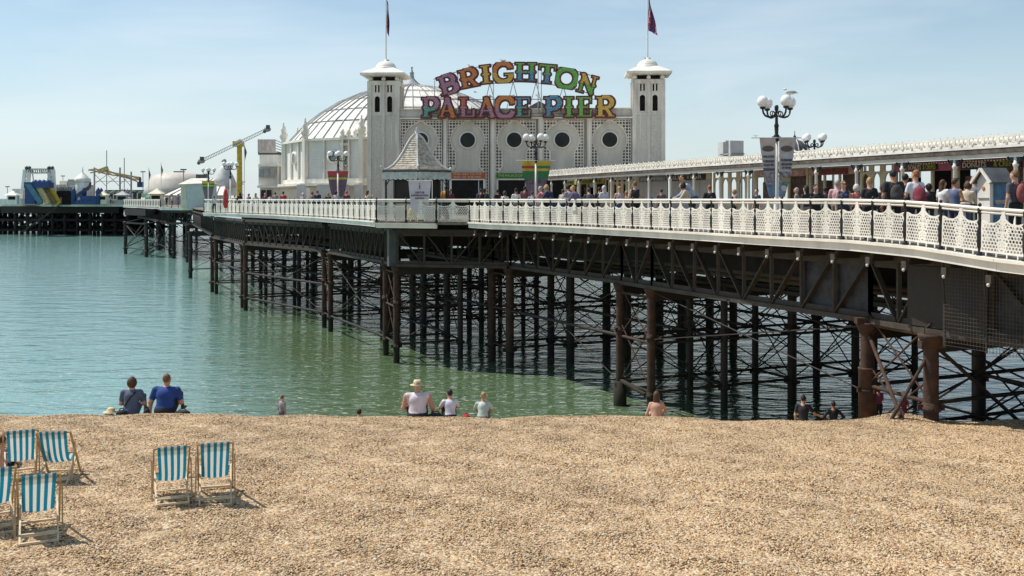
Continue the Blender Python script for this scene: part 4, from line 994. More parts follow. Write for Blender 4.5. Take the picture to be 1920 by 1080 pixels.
def crest(u, v):
    x = np.mod(u + .3, .6) - .3; ax_ = np.abs(x)
    return un(er(ax_, v, .12, .15, .10, .12, .035), er(x, v, 0, .16, .05, .09, .03), er(ax_, v, .26, .22, .07, .08, .03), rc(u, v, -5, 0, 5, .035), rc(u, v, -5, .26, 5, .29), np.abs(x) - .012 + np.maximum(0, v - .34) * 5, ci(ax_, v, .3, .33, .03))
cm = sheet(crest, 0, 1.8, 0, .38, .014, .03, WHITE)
o = cm.build('roof_cresting', arc_, LOCAL); ncr = int(AL / 1.8) + 1; o.location = (0, -.14, EH + .26)
for i in range(1, ncr): inst(o, arc_, (i * 1.8, -.14, EH + .26))
# columns
mb = MB(); mb.lathe((0, 0, 0), [(.11, 0), (.11, .25), (.075, .3), (.06, 1.0), (.06, 2.0), (.09, 2.05), (.09, 2.1), (.06, 2.14), (.06, EH - .1)], WHITE, n=12)
c0 = mb.build('column', arc_, LOCAL); c0.location = (.3, .05, 0)
mb = MB(); 
for a in (-1, 1): mb.path([(0, 0, EH - .30), (a * .12, 0, EH - .27), (a * .26, 0, EH - .18), (a * .30, 0, EH - .10)], .035, BLACK); mb.box((a * .10, 0, EH - .16), (.2, .05, .12), BLACK)
br = mb.build('bracket', c0, LOCAL)
i = 1
while .3 + i * 2.45 < AL:
    c = inst(c0, arc_, (.3 + i * 2.45, .05, 0)); inst(br, c); i += 1
# rear of the building: low glazed wind screen facing the sea side and floor level wall
mb = MB(); mb.box((AL / 2, WD + 4.5, .45), (AL, .1, .9), WHITE)
for i in range(int(AL / 1.2)): mb.box((i * 1.2, WD + 4.5, 1.5), (.08, .08, 2.2), WHITE)
mb.build('rear_screen', arc_, LOCAL)
FLOR = mat('floral_board', (.50, .16, .22), .6, .2, 9, c2=(.55, .50, .42)); CHECK = mat('pink_board', (.46, .14, .25), .6, .15, 5)
BOARDK = simple('black_board', (.03, .03, .032), .5); OLIVE = mat('yellow_green_board', (.42, .40, .10), .6, .15, 3); BLUB = mat('blue_grey_board', (.20, .28, .34), .6, .2, 7)
SHUT = mat('shutter_grey', (.48, .48, .47), .6, .08, 3, streak=True)
TEALM = simple('teal_board', (.12, .35, .30)); PINKS = mat('stall_display', (.30, .20, .17), .7, .3, 9, c2=(.09, .07, .06))
def wall_piece(x0, x1, z0, z1, m, dep, name, parent=None, th=.08):
    a, b = lx(x0, dep), lx(x1, dep); mb = MB(); mb.box(((a + b) / 2, dep, (z0 + z1) / 2), (abs(b - a), th, z1 - z0), m); return mb.build(name, parent or arc_, LOCAL), (a + b) / 2, abs(b - a)
def screen(x0, x1):
    a, b = lx(x0, WD), lx(x1, WD); w = abs(b - a); n = max(2, round(w / .75)); p = w / n
    def f(u, v):
        x = np.mod(u, p) - p / 2; hw = p / 2 - .13
        hole = un(rc(np.abs(x), v, -1, .95, hw, 1.75), np.hypot(x / hw, (v - 1.75) / .3) * .2 - .2, rc(np.abs(x), v, -1, 2.12, hw, 2.34))
        return -hole
    mb = sheet(f, 0, w, 0, EH, .045, .07, CREAM, M=Matrix.Translation((min(a, b), WD, 0))); mb.build('arched_screen', arc_, LOCAL)
def shop(x0, x1, board, title=None, tm=None, size=.26, bx=None, closed=False, disp=None, frac=.8, hdr=None):
    w, cx, wd = wall_piece(x0, x1, 2.08, EH, hdr or CREAM, WD, 'shop_front')
    b0, b1 = bx or (x0 + (x1 - x0) * .06, x1 - (x1 - x0) * .06)
    bd, bcx, bwd = wall_piece(b0, b1, 2.05, EH - .06, board, WD - .08, 'shop_sign', th=.06)
    if title: text(title, size, tm, (bcx, WD - .125, 2.20), bd, fit=bwd * frac)
    if closed:
        mb = MB(); n = 4; s_ = wd / n
        for i in range(n): mb.box((cx - wd / 2 + s_ * (i + .5), WD, 1.04), (s_ - .04, .08, 2.08), SHUT); mb.box((cx - wd / 2 + s_ * (i + .85), WD - .05, 1.1), (.03, .03, .25), DGREY)
        mb.build('shutter', arc_, LOCAL)
    else:
        mb = MB(); mb.box((cx, WD, .5), (wd, .1, 1.0), WHITE2); mb.box((cx, WD - .1, 1.02), (wd - .1, .4, .05), CREAM)
        for q in (-.5, -.18, .15, .5): mb.box((cx + q * (wd - .1), WD, 1.55), (.09, .09, 1.1), CREAM)
        mb.build('counter', arc_, LOCAL)
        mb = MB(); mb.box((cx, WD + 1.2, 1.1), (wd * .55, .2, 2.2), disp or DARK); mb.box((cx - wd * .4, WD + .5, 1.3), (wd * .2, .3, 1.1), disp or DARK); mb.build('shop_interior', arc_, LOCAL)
LET_K = simple('dark_lettering', (.03, .06, .04)); LET_W = mat('white_lettering', (.8, .78, .74), .5, .05, 5); LET_Y = simple('yellow_green_lettering', (.5, .55, .08)); LET_P = simple('pink_lettering', (.7, .25, .4))
shop(1034, 1084, OLIVE, 'SANDWICHES', LET_K, .2); shop(1086, 1136, OLIVE, 'COFFEE', LET_K, .26)
screen(1140, 1193); shop(1195, 1252, BLUB, 'ICE CREAM', LET_W, .2, closed=True)
shop(1256, 1334, BOARDK, 'SLUSH BAR', LET_W, .27, closed=True, bx=(1258, 1322), frac=.85)
screen(1337, 1416); shop(1418, 1516, FLOR, 'DONUTS', LET_W, .24, disp=PINKS, bx=(1419, 1508))
shop(1519, 1608, FLOR, None, bx=(1519, 1604), disp=PINKS)
bd, bcx, bwd = wall_piece(1526, 1588, 2.06, EH - .10, simple('red_board', (.35, .05, .07)), WD - .15, 'shop_sign', th=.05); text('CANDY FLOSS', .27, simple('pale_teal_lettering', (.10, .16, .12)), (bcx, WD - .185, 2.20), bd, fit=bwd * .9)
screen(1612, 1676); shop(1679, 1790, CHECK, None, bx=(1681, 1788), hdr=CHECK)
bd, bcx, bwd = wall_piece(1702, 1757, 2.09, EH - .09, BOARDK, WD - .15, 'shop_sign', th=.05)
text('DONUTS', .24, LET_W, (bcx - bwd * .24, WD - .185, 2.19), bd, fit=bwd * .44); text('& CREPES', .24, LET_Y, (bcx + bwd * .26, WD - .185, 2.19), bd, fit=bwd * .42)
shop(1794, 1925, CHECK, None, bx=(1797, 1922), hdr=CHECK, disp=PINKS)
bd, bcx, bwd = wall_piece(1802, 1916, 2.06, EH - .12, BOARDK, WD - .15, 'shop_sign', th=.05)
text('DONUTS', .24, LET_W, (bcx - bwd * .26, WD - .185, 2.19), bd, fit=bwd * .40); text('& CREPES', .24, LET_Y, (bcx + bwd * .26, WD - .185, 2.19), bd, fit=bwd * .38)
screen(1930, 2020)
# strings of little warm bulbs under the fascia
mb = MB(); a, b = lx(1690, .3), lx(1918, .3)
for i in range(44):
    x = a + (b - a) * i / 43; mb.ball((x, .3, EH - .14 - .03 * abs(math.sin(i * .5))), .028, mat('warm_bulb', (.85, .7, .4), .3, .05, 3), n=6)
mb.build('festoon_bulbs', arc_, LOCAL)
# roof unit and cupola
k = P(1370, 296, 47); t0 = thing('ventilation_unit', 'grey metal ventilation box with a dark open side on the arcade roof', 'vent', (k.x, k.y, DECK + EH + .45), aa)
mb = MB(); mb.box((-.28, 0, .22), (.42, .6, .56), LGREY); mb.box((.42, 0, .22), (.12, .6, .6), LGREY); mb.box((.12, .2, .22), (.6, .1, .5), DARK); mb.box((.1, 0, .0), (.9, .6, .06), GREY); mb.box((-.28, 0, .53), (.3, .3, .06), LGREY); mb.build('casing', t0, LOCAL)
k = P(1490, 300, 31); t0 = thing('cupola', 'small dark ribbed dome with finial peeping over the arcade roof behind the big lamp', 'cupola', (k.x, k.y, DECK))
mb = MB(); mb.lathe((0, 0, 0), [(.85, 0), (.85, 3.55), (1.0, 3.6), (1.0, 3.7)], WHITE, n=8, smooth=False); mb.build('base', t0, LOCAL)
mb = MB(); mb.lathe((0, 0, 3.7), [(.95, 0), (.9, .3), (.72, .62), (.45, .85), (.15, .98)], DGREY, n=16); 
for q in range(8):
    a = q * math.pi / 4; mb.path([(.97 * math.cos(a), .97 * math.sin(a), 3.7), (.92 * math.cos(a), .92 * math.sin(a), 4.0), (.74 * math.cos(a), .74 * math.sin(a), 4.33), (.46 * math.cos(a), .46 * math.sin(a), 4.57), (.1, 0, 4.7)], .035, LGREY)
mb.build('dome', t0, LOCAL)
mb = MB(); mb.lathe((0, 0, 4.65), [(.12, 0), (.06, .1), (.10, .2), (.03, .3), (.02, .55)], DGREY, n=8); mb.build('finial', t0, LOCAL)
# coin telescope cabinet
k = P(1846, 400, 74); t0 = thing('white_cabinet', 'narrow white cabinet with a little pitched roof and blue side panel behind the railing', 'cabinet', (k.x, k.y, DECK + dzf(23)), R(-72))
mb = MB(); mb.box((0, .28, .83), (.42, .62, 1.66), WHITE); mb.box((0, -.045, 1.22), (.36, .03, .02), GREY); mb.box((0, -.045, .9), (.38, .03, .015), GREY); mb.add([(-.21, -.03, 1.66), (.21, -.03, 1.66), (0, -.03, 1.92), (-.21, .59, 1.66), (.21, .59, 1.66), (0, .59, 1.92)], [(0, 1, 2), (3, 5, 4), (0, 2, 5, 3), (1, 4, 5, 2)], WHITE); mb.build('body', t0, LOCAL)
mb = MB()
for s_ in (-1, 1): mb.beam((0, -.12, 1.97), (s_ * .001 + 0, -.12, 1.97), .01, .01, SLATE); mb.add([(0, -.12, 1.99), (0, .68, 1.99), (s_ * .33, .68, 1.62), (s_ * .33, -.12, 1.62), (0, -.12, 1.95), (0, .68, 1.95), (s_ * .33, .68, 1.58), (s_ * .33, -.12, 1.58)], [(0, 1, 2, 3), (4, 7, 6, 5), (0, 4, 5, 1), (2, 6, 7, 3), (0, 3, 7, 4), (1, 5, 6, 2)], DGREY); mb.beam((0, -.13, 1.96), (s_ * .33, -.13, 1.60), .05, .06, WHITE)
mb.build('roof', t0, LOCAL)
mb = MB(); mb.box((.225, .28, 1.0), (.03, .40, 1.4), mat('blue_notice', (.05, .17, .30), .4, .3, 6)); mb.box((.243, .28, 1.12), (.01, .34, .1), mat('beige_notice', (.45, .38, .33), .5, .3, 20)); mb.build('side_panel', t0, LOCAL)
mb = MB(); mb.lathe((0, 0, 0), [(.03, 0), (.05, 0), (.05, .01), (.03, .01)], simple('orange_mark', (.6, .2, .05)), n=16, M=Matrix.Translation((0, -.04, 1.47)) @ Matrix.Rotation(R(90), 4, 'X')); mb.build('emblem', t0, LOCAL)

# ================================================================ lamp posts with banners
def lamp_proto():
    t0 = thing('street_lamp', '', 'lamp', (0, 0, 0), group='globe lamps along the pier')
    mb = MB(); mb.lathe((0, 0, 0), [(.16, 0), (.16, .25), (.11, .3), (.09, 1.0), (.065, 1.1), (.055, 2.9)], WHITE, n=14); mb.build('lower_post', t0, LOCAL)
    mb = MB(); mb.lathe((0, 0, 2.9), [(.06, 0), (.10, .04), (.09, .12), (.10, .2), (.06, .24), (.075, .5), (.09, .52), (.055, .6), (.045, 1.0), (.07, 1.05), (.07, 1.15), (.05, 1.2)], BLACK, n=12); mb.box((0, 0, 3.05), (.34, .04, .04), BLACK); mb.build('upper_post', t0, LOCAL)
    for k in range(4):
        a = k * math.pi / 2; c, s_ = math.cos(a), math.sin(a)
        pts = [(.04, 3.80), (.16, 3.72), (.32, 3.70), (.46, 3.74), (.54, 3.84), (.56, 3.96)]
        mb = MB(); mb.path([(c * r_, s_ * r_, z) for r_, z in pts], .034, BLACK, n=7)
        mb.path([(c * (.17 + .09 * math.cos(q)), s_ * (.17 + .09 * math.cos(q)), 3.82 + .08 * math.sin(q)) for q in np.linspace(-1.5, 3.9, 9)], .018, BLACK, n=5)
        mb.lathe((c * .56, s_ * .56, 3.95), [(.05, 0), (.10, .03), (.10, .07)], BLACK, n=10); arm = mb.build('arm', t0, LOCAL)
        mb = MB(); mb.ball((c * .56, s_ * .56, 4.20), .195, GLOBE, n=18); mb.build('globe', arm, LOCAL)
    return t0
lp = lamp_proto()
lamps = [(1456, 54, 20, 1.0, 'tallest nearest globe lamp carrying two grey tapering banners and a gull', 219), (1527, 36, 35, 1.0, 'globe lamp whose top alone shows above the arcade roof', 276), (1005, 35.5, 25, 1.0, 'globe lamp in front of the pavilion with a yellow and green banner', 276),
         (634, 27, 15, 1.0, 'globe lamp before the domed hall carrying red-topped banners', 302), (432, 21, 30, 1.0, 'globe lamp left of the yellow crane ride mast', 318), (391, 18, 10, 1.0, 'globe lamp with a yellow banner above the pale hut', 327), (452, 11, 40, 1.0, 'small distant globe lamp below the yellow crane ride mast', 346), (234, 8.3, 20, 1.2, 'tiny distant globe lamp beside the green shed roofs', 358)]
LP = {}
for i, (x, s_, rz, sc, lab, yt) in enumerate(lamps):
    X, Y = XY(x, s_); z = EYE + (HOR - yt) / s_ - 4.0 * sc + .0     # arms meet the post at yt
    zz = z + .28
    o = lp if i == 0 else dup(lp, (0, 0, 0), 0)
    o.location = (X, Y, DECK); o.rotation_euler = (0, 0, R(rz)); hh = (EYE + (HOR - yt) / s_ + .3 - DECK) / 4.0; o.scale = (1, 1, hh); o['label'] = lab; LP[x] = (X, Y, hh)
    if abs(hh - 1) > .02:
        for c in kids(o):
            for g_ in kids(c): pass
def banner(key, label, top, tex, w=.55, h=2.05, name='banner'):
    X, Y, hh = LP[key]; t0 = thing('banner', label, 'banner', (X, Y, DECK), 0, 'banners on the pier lamp posts')
    mb = MB(); z = 3.02 * hh
    mb.tube((-w - .35, -.09, z), (w + .3, -.09, z), .018, LGREY, n=6); mb.build('pole', t0, LOCAL)
    for s_ in (-1, 1):
        mb = MB(); nseg = 14
        def row(f): return (.06, .06 + (w) * (1 - .62 * f ** 1.5))
        for j in range(nseg):
            f0, f1 = j / nseg, (j + 1) / nseg; a0, b0 = row(f0); a1, b1 = row(f1); m = tex(f0, s_)
            y0 = -.10 - .03 * math.sin(f0 * 5); y1 = -.10 - .03 * math.sin(f1 * 5)
            if s_ < 0: q = [(-b0, y0, z - f0 * h), (-a0, y0, z - f0 * h), (-a1, y1, z - f1 * h), (-b1, y1, z - f1 * h)]
            else: q = [(a0, y0, z - f0 * h), (b0, y0, z - f0 * h), (b1, y1, z - f1 * h), (a1, y1, z - f1 * h)]
            mb.add(q + [(v[0], v[1] + .012, v[2]) for v in q], [(0, 1, 2, 3), (7, 6, 5, 4), (0, 4, 5, 1), (1, 5, 6, 2), (2, 6, 7, 3), (3, 7, 4, 0)], m)
        mb.build('banner_cloth', t0, LOCAL)
    return t0, z
BG1 = mat('banner_grey', (.50, .48, .47), .7, .1, 4); BG2 = mat('banner_skyline', (.36, .35, .38), .7, .4, 9); BG3 = mat('banner_blue', (.20, .30, .42), .7, .3, 5); TAN_ = mat('banner_tan', (.52, .44, .38), .7, .1, 4)
b1, z1 = banner(1456, 'pair of grey welcome banners with dark ovals on the tallest lamp', None, lambda f, s_: TAN_ if f < .12 else BG1 if f < .52 else BG2 if f < .72 else BG3)
mb = MB()
for s_ in (-1, 1):
    mb.lathe((0, 0, 0), [(.21, 0), (.21, .012)], simple('banner_oval', (.14, .11, .10)), n=20, smooth=False, M=Matrix.Translation((s_ * .32, -.125, z1 - .38)) @ Matrix.Rotation(R(90), 4, 'X') @ Matrix.Scale(.5, 4, (0, 1, 0)))
mb.build('oval_badge', b1, LOCAL)
LD = simple('grey_lettering', (.10, .10, .13))
for s_, lines in ((-1, [('WELCOME', .66, .40), ('TO BRIGHTON', .82, .38), ('PALACE PIER', .95, .36)]), (1, [('CELEBRATING', .78, .40), ('OVER 120 YEARS', .92, .38), ('OF THE PIER', 1.05, .34)])):
    for tt, dz, fw in lines: text(tt, .12, LD, (s_ * .31, -.150, z1 - dz), b1, fit=fw)
mb = MB(); mb.box((-.30, -.145, z1 - 1.10), (.40, .01, .09), LD); mb.box((.28, -.155, z1 - 1.42), (.30, .01, .06), simple('orange_strip', (.5, .3, .1))); mb.box((.28, -.155, z1 - 1.55), (.26, .01, .06), simple('green_strip', (.1, .3, .12)))
mb.lathe((0, 0, 0), [(.10, 0), (.10, .012)], LGREY, n=16, smooth=False, M=Matrix.Translation((.22, -.15, z1 - 1.75)) @ Matrix.Rotation(R(90), 4, 'X')); mb.build('printed_strips', b1, LOCAL)
NAV = mat('banner_navy', (.05, .06, .12), .7, .3, 8, c2=(.25, .15, .15)); BPIC = mat('banner_picture', (.30, .16, .15), .7, .3, 7, c2=(.10, .12, .2))
banner(1005, 'pair of banners striped yellow, red and dark green in front of the pavilion', None, lambda f, s_: YELLOW if f < .12 or .2 < f < .28 else simple('banner_red', (.40, .06, .04)) if (f < .2 and s_ < 0) else simple('banner_green', (.05, .2, .08)) if f < .45 else NAV if f < .62 else BPIC, w=.72, h=1.95)
banner(634, 'pair of dark banners with red tops before the domed hall', None, lambda f, s_: RED if f < .1 else YELLOW if .18 < f < .24 else NAV if f < .8 else BG3, w=.66, h=2.1)
banner(391, 'pair of faded yellow and green banners near the pale hut', None, lambda f, s_: YELLOW if f < .14 or .2 < f < .28 else simple('banner_green', (.05, .2, .08)) if f < .4 else BPIC, w=.6, h=2.0)
# information banner and other things by the kiosk
k = P(787, 340, 38.9); t0 = thing('information_banner', 'white hanging banner lettered visitor information centre beside the kiosk', 'banner', (k.x, k.y, DECK))
def bf(u, v): return np.maximum(np.abs(u) - (.42 + .13 * (v - .55) / 1.4), np.maximum(.42 - v, v - 1.96))
sheet(bf, -.62, .62, .4, 2.0, .08, .02, mat('lilac_white_cloth', (.60, .58, .62), .7, .06, 3)).build('banner_cloth', t0, LOCAL)
mb = MB(); mb.tube((-.62, 0, 1.97), (.62, 0, 1.97), .018, WHITE, n=6); mb.tube((.6, .02, 0), (.6, .02, 1.97), .02, WHITE, n=6); mb.build('pole', t0, LOCAL)
LI = simple('deep_purple_lettering', (.12, .04, .12)); text('i', .44, simple('maroon_lettering', (.25, .05, .08)), (0, -.02, 1.68), t0)
for tt, z, w in (('VISITOR', 1.38, .46), ('INFORMATION', 1.24, .80), ('CENTRE', 1.10, .44)): text(tt, .13, LI, (0, -.02, z), t0, fit=w)
mb = MB()
for (px, col, lab) in ((770, YELLOW, 'left of two bright yellow barrels standing at the railing below the white banner'), (787, mat('mustard_paint', (.50, .38, .08), .5, .2, 3), 'right of two yellow barrels at the railing, duller and more mustard')):
    k = P(px, 400, 38.6); t0 = thing('barrel', lab, 'barrel', (k.x, k.y - .35 + .55, DECK - .10))
    mb = MB(); mb.lathe((0, 0, 0), [(.15, 0), (.19, .08), (.20, .3), (.17, .45), (.13, .62), (.09, .70), (.02, .72)], col, n=14); mb.build('body', t0, LOCAL); mb = MB(); mb.lathe((0, 0, .28), [(.205, 0), (.205, .05)], WHITE, n=14); mb.build('band', t0, LOCAL)

# ================================================================ the fairground at the far end
def far(name, label, cat, x, y, s_, group=None):
    v = P(x, y, s_); return thing(name, label, cat, (v.x, v.y, DECK if True else v.z), group=group)
def fb(mb, t0, x0, x1, y0, y1, s_, d, m, dy=0.0):
    a = P((x0 + x1) / 2, (y0 + y1) / 2, s_); mb.box((a.x, a.y + d / 2 + dy, a.z), ((x1 - x0) / s_, d, (y1 - y0) / s_), m)
def pv(x, y, s_, dy=0.0): v = P(x, y, s_); v.y += dy; return v
s8 = 8.3
t0 = far('swing_ride_gantry', 'white steel gantry of a water ride with twin leaning lattice legs at the far left', 'fairground ride', 70, 375, s8)
mb = MB()
for xa, xb in ((40, 47), (51, 55), (96, 92), (103, 100)):
    mb.beam(pv(xa, 378, s8), pv(xb, 318, s8), .7, .5, WHITE)
for i in range(7):
    y = 374 - i * 8; mb.beam(pv(41 + i, y, s8), pv(52 + i * .5, y - 8, s8), .25, .3, WHITE); mb.beam(pv(95, y, s8), pv(102, y - 8, s8), .25, .3, GREY)
mb.build('legs', t0)
mb = MB(); mb.beam(pv(47, 317, s8), pv(102, 317, s8), .3, .3, WHITE); mb.beam(pv(47, 325, s8), pv(102, 324, s8), .3, .3, WHITE)
for i in range(14): mb.beam(pv(49 + 4 * i, 317, s8), pv(51 + 4 * i, 325, s8), .15, .15, GREY)
for x in (50, 55, 92, 98): mb.ball(pv(x, 315, s8), .5, DGREY, n=6)
for x, x2 in ((58, 50), (60, 66), (92, 86)): mb.beam(pv(x, 318, s8), pv(x2, 362, s8), .18, .18, GREY)
mb.build('crossbeam', t0)
text('WILD RIVER', 1.1, DGREY, Vector(pv(75, 321, s8, -.6)) - t0.location, t0, fit=5.2)
t0 = far('ride_station', 'low pale fairground station building with a dark lettered fascia behind the blue slide', 'building', 130, 375, s8)
mb = MB(); fb(mb, t0, 23, 50, 354, 384, s8, 6, LGREY); fb(mb, t0, 86, 150, 346, 384, s8, 7, WHITE2, 1); fb(mb, t0, 0, 48, 373, 384, s8, 3, WHITE, -2); fb(mb, t0, 120, 146, 336, 350, s8, 5, GREY, 2); fb(mb, t0, 104, 118, 339, 350, s8, 5, WHITE, 2); mb.build('wall', t0)
mb = MB(); fb(mb, t0, 104, 148, 358, 384, s8, 1, DARK, .2); mb.build('entrance', t0)
text('GENERATIONS', 1.2, DGREY, Vector(pv(120, 355, s8, -.6 + 1.4)) - t0.location, t0, fit=6)
t0 = far('inflatable_slide', 'blue inflatable slide with three yellow and brown lanes at the far pier head', 'slide', 75, 384, s8 + .2)
mb = MB(); a = s8 + .2
def prof_sl(x0, x1, m, yo, d):
    # sloping side seen from the sea: x to the right while falling
    A = [pv(x0, 345, a, yo), pv(x0 + 12, 345, a, yo), pv(x1, 380, a, yo), pv(x1 - 8, 384, a, yo)]; B = [v + Vector((0, d, 0)) for v in A]
    mb.add(A + B, [(0, 1, 2, 3), (7, 6, 5, 4), (0, 4, 5, 1), (1, 5, 6, 2), (2, 6, 7, 3), (3, 7, 4, 0)], m)
prof_sl(50, 84, BLUE2, -1, .6); mb.box(tuple(pv(58, 364, a, 1.5)), (2.2, 4, 4.4), BLUE); mb.box(tuple(pv(69, 347, a, 1)), (5, 3.5, 1.3), BLUE)
for i in range(4): mb.ball(pv(62 + 8 * i, 343, a, 1), .8, BLUE, n=8)
mb.build('body', t0)
mb = MB()
prof_sl(64, 94, YPALE, -.3, .8); prof_sl(68, 102, mat('brown_lane', (.25, .15, .06), .6, .2, 3), .6, .8); prof_sl(74, 108, YELLOW, 1.5, .8); mb.build('lanes', t0)
t0 = far('helter_skelter', 'white domed helter skelter tower with spiral band beside the blue bouncy castle', 'fairground ride', 155, 384, s8)
mb = MB(); mb.lathe((0, 0, 0), [(1.6, 0), (1.45, 4.6), (1.3, 5.0)], WHITE, n=18); mb.build('body', t0, LOCAL)
mb = MB(); mb.lathe((0, 0, 4.9), [(1.3, -.2), (1.75, .3), (1.75, .7), (1.5, 1.0), (1.1, 1.4), (.7, 1.8), (.25, 2.1), (.12, 2.5), (.16, 2.7), (.05, 3.8)], WHITE, n=18); mb.build('domed_cap', t0, LOCAL)
mb = MB()
for i in range(30):
    a0 = -.4 + i * .12; a1 = a0 + .14; mb.beam((1.65 * math.cos(a0 - 2.6), 1.65 * math.sin(a0 - 2.6), .8 + i * .13), (1.65 * math.cos(a1 - 2.6), 1.65 * math.sin(a1 - 2.6), .93 + i * .13), .35, .7, DGREY)
mb.build('spiral_chute', t0, LOCAL)
t0 = far('bouncy_castle', 'deep blue inflatable castle with pointed corner turrets', 'bouncy castle', 161, 384, s8 + .2)
mb = MB(); mb.box((0, 2, .9), (6.0, 4, 1.9), BLUE); mb.box((0, -.05, .35), (5.6, .4, .7), BLUE)
mb.build('body', t0, LOCAL)
for x, y in ((-2.7, 0), (2.7, 0), (1.9, 3.6), (-1.9, 3.6)):
    mb = MB(); mb.lathe((x, y, 0), [(.5, 0), (.5, 2.5), (.6, 2.6), (.4, 3.2), (.1, 3.7)], BLUE, n=10); mb.build('turret', t0, LOCAL)
t0 = far('roller_coaster', 'pale yellow roller coaster track on thin braced masts', 'roller coaster', 210, 380, 8.0)
mb = MB(); sR = 8.0; tr = [(166, 319), (180, 317), (194, 321), (206, 323), (224, 326), (244, 330), (262, 333)]
for (xa, ya), (xb, yb) in zip(tr[:-1], tr[1:]):
    mb.beam(pv(xa, ya, sR), pv(xb, yb, sR), .3, .35, YPALE); mb.beam(pv(xa, ya + 5, sR, 1), pv(xb, yb + 4, sR, 1), .25, .3, YPALE); mb.beam(pv(xa, ya, sR), pv(xb, yb + 4, sR, 1), .2, .2, YPALE)
mb.beam(pv(190, 316, sR), pv(252, 340, sR, 2), .3, .35, YPALE); mb.beam(pv(184, 322, sR), pv(202, 315, sR), .9, .9, YPALE)
mb.build('track', t0)
mb = MB()
for x, y in ((177, 314), (200, 282), (225, 314), (246, 322), (233, 296)): mb.tube(pv(x, 380, sR), pv(x, y, sR), .10 if y < 300 else .2, GREY, n=6)
for xa, xb in ((177, 200), (200, 225), (225, 246)): mb.beam(pv(xa, 345, sR), pv(xb, 328, sR), .1, .1, GREY); mb.beam(pv(xa, 326, sR), pv(xb, 350, sR), .1, .1, GREY); mb.beam(pv(xa, 340, sR), pv(xb, 340, sR), .1, .1, GREY)
mb.build('support_masts', t0)
t0 = far('green_pavilion', 'dark green row of scalloped fairground roofs under the roller coaster', 'building', 240, 380, 8.0)
mb = MB(); DG = mat('dark_green_canvas', (.07, .13, .09), .8, .25, 2)
for i in range(8): a = pv(196 + i * 12.5, 366, 8.0, 1.5); mb.lathe((a.x, a.y, a.z - .4), [(1.3, 0), (1.25, .7), (.9, 1.2), (.2, 1.55)], DG, n=8)
fb(mb, t0, 190, 290, 356, 364, 8.0, 3, DG, 2); mb.build('roof', t0)
mb = MB(); fb(mb, t0, 190, 290, 364, 382, 8.0, 2, LGREY, 3)
for x in range(192, 290, 9): fb(mb, t0, x, x + 1.2, 362, 384, 8.05, .3, WHITE, .5)
mb.build('wall', t0)
mb = MB(); fb(mb, t0, 257, 268, 341, 351, 8.1, .5, BLUE); fb(mb, t0, 260, 264, 332, 341, 8.1, .3, DGREY); mb.build('blue_sign', t0)
t0 = far('domed_arcade_hall', 'large pale low-domed hall beyond the roller coaster and green tube', 'building', 312, 380, 9.2)
mb = MB(); sD = 9.2; mb.lathe((0, 8, 0), [(7.6, 0), (7.6, 1.5)], CREAM, n=28); mb.build('wall', t0, LOCAL)
mb = MB(); CR2 = mat('cream_dome', (.55, .50, .43), .6, .08, 1.2); mb.lathe((0, 8, 1.5), [(7.6, 0), (6.8, 2.0), (5.9, 3.7), (4.9, 4.7), (3.2, 5.1), (1.6, 5.25), (0.1, 5.3)], CR2, n=36); mb.box((0, 8, 6.9), (1.9, 1.5, .25), DGREY); mb.build('dome', t0, LOCAL)
t0 = far('glass_roof_hall', 'wide glazed sloping roofs between the green tube and the lamp posts', 'building', 375, 380, 12.0)
mb = MB(); a = 12.0
mb.add([tuple(pv(305, 366, a)), tuple(pv(420, 366, a)), tuple(pv(405, 332, a, 6)), tuple(pv(352, 333, a, 6)), tuple(pv(305, 366, a, 12)), tuple(pv(420, 366, a, 12))], [(0, 1, 2, 3), (0, 3, 4), (1, 5, 2), (4, 3, 2, 5)], LEAD)
for i in range(9): f = i / 8; mb.beam(pv(305 + 115 * f, 365.5, a), pv(352 + 53 * f, 332.5, a, 6), .12, .12, DGREY)
mb.build('roof', t0)
mb = MB(); fb(mb, t0, 308, 418, 366, 384, a, 3, WHITE, .5)
for x in range(310, 418, 6): fb(mb, t0, x, x + 1.5, 366, 384, a + .05, .2, GREY, .2)
mb.build('wall', t0); mb = MB(); fb(mb, t0, 356, 376, 326, 333, a, 1.5, DGREY, 3); mb.build('roof_plant', t0)
mb = MB(); mb.lathe(tuple(pv(404, 333, a, 5)), [(2.2, -1.5), (1.6, 0), (.8, 1.6), (.2, 2.4)], LGREY, n=12); mb.ball(pv(403, 300, a, 5), .42, GREY, n=8); mb.tube(pv(403, 312, a, 5), pv(403, 300, a, 5), .06, GREY); mb.build('finial', t0)
t0 = far('tube_slide', 'big open-ended dark green plastic tube lying on the deck', 'tube', 277, 372, 10.6)
mb = MB(); Mx = Matrix.Translation((-.9, 1, .95)) @ Matrix.Rotation(R(90), 4, 'Y') @ Matrix.Rotation(R(0), 4, 'Z'); mb.lathe((0, 0, 0), [(.92, 0), (.98, .1), (.98, 1.7), (.98, 2.1)], GREEN, n=20, M=Matrix.Rotation(R(-28), 4, 'Z') @ Mx, close=False)
mb.lathe((0, 0, 0), [(.05, .02), (.9, .02)], GREEN, n=20, M=Matrix.Rotation(R(-28), 4, 'Z') @ Mx, close=False); mb.build('body', t0, LOCAL)
mb = MB(); mb.lathe((0, 0, 2.1), [(1.0, 0), (1.06, .06), (.80, .06), (.80, -.1), (.05, -.9)], DGREY, n=20, M=Matrix.Rotation(R(-28), 4, 'Z') @ Mx, close=False); mb.build('rim', t0, LOCAL)
t0 = far('deck_hut', 'pale mint boarded hut with louvred side standing at the edge of the mid pier', 'hut', 360, 390, 14.2)
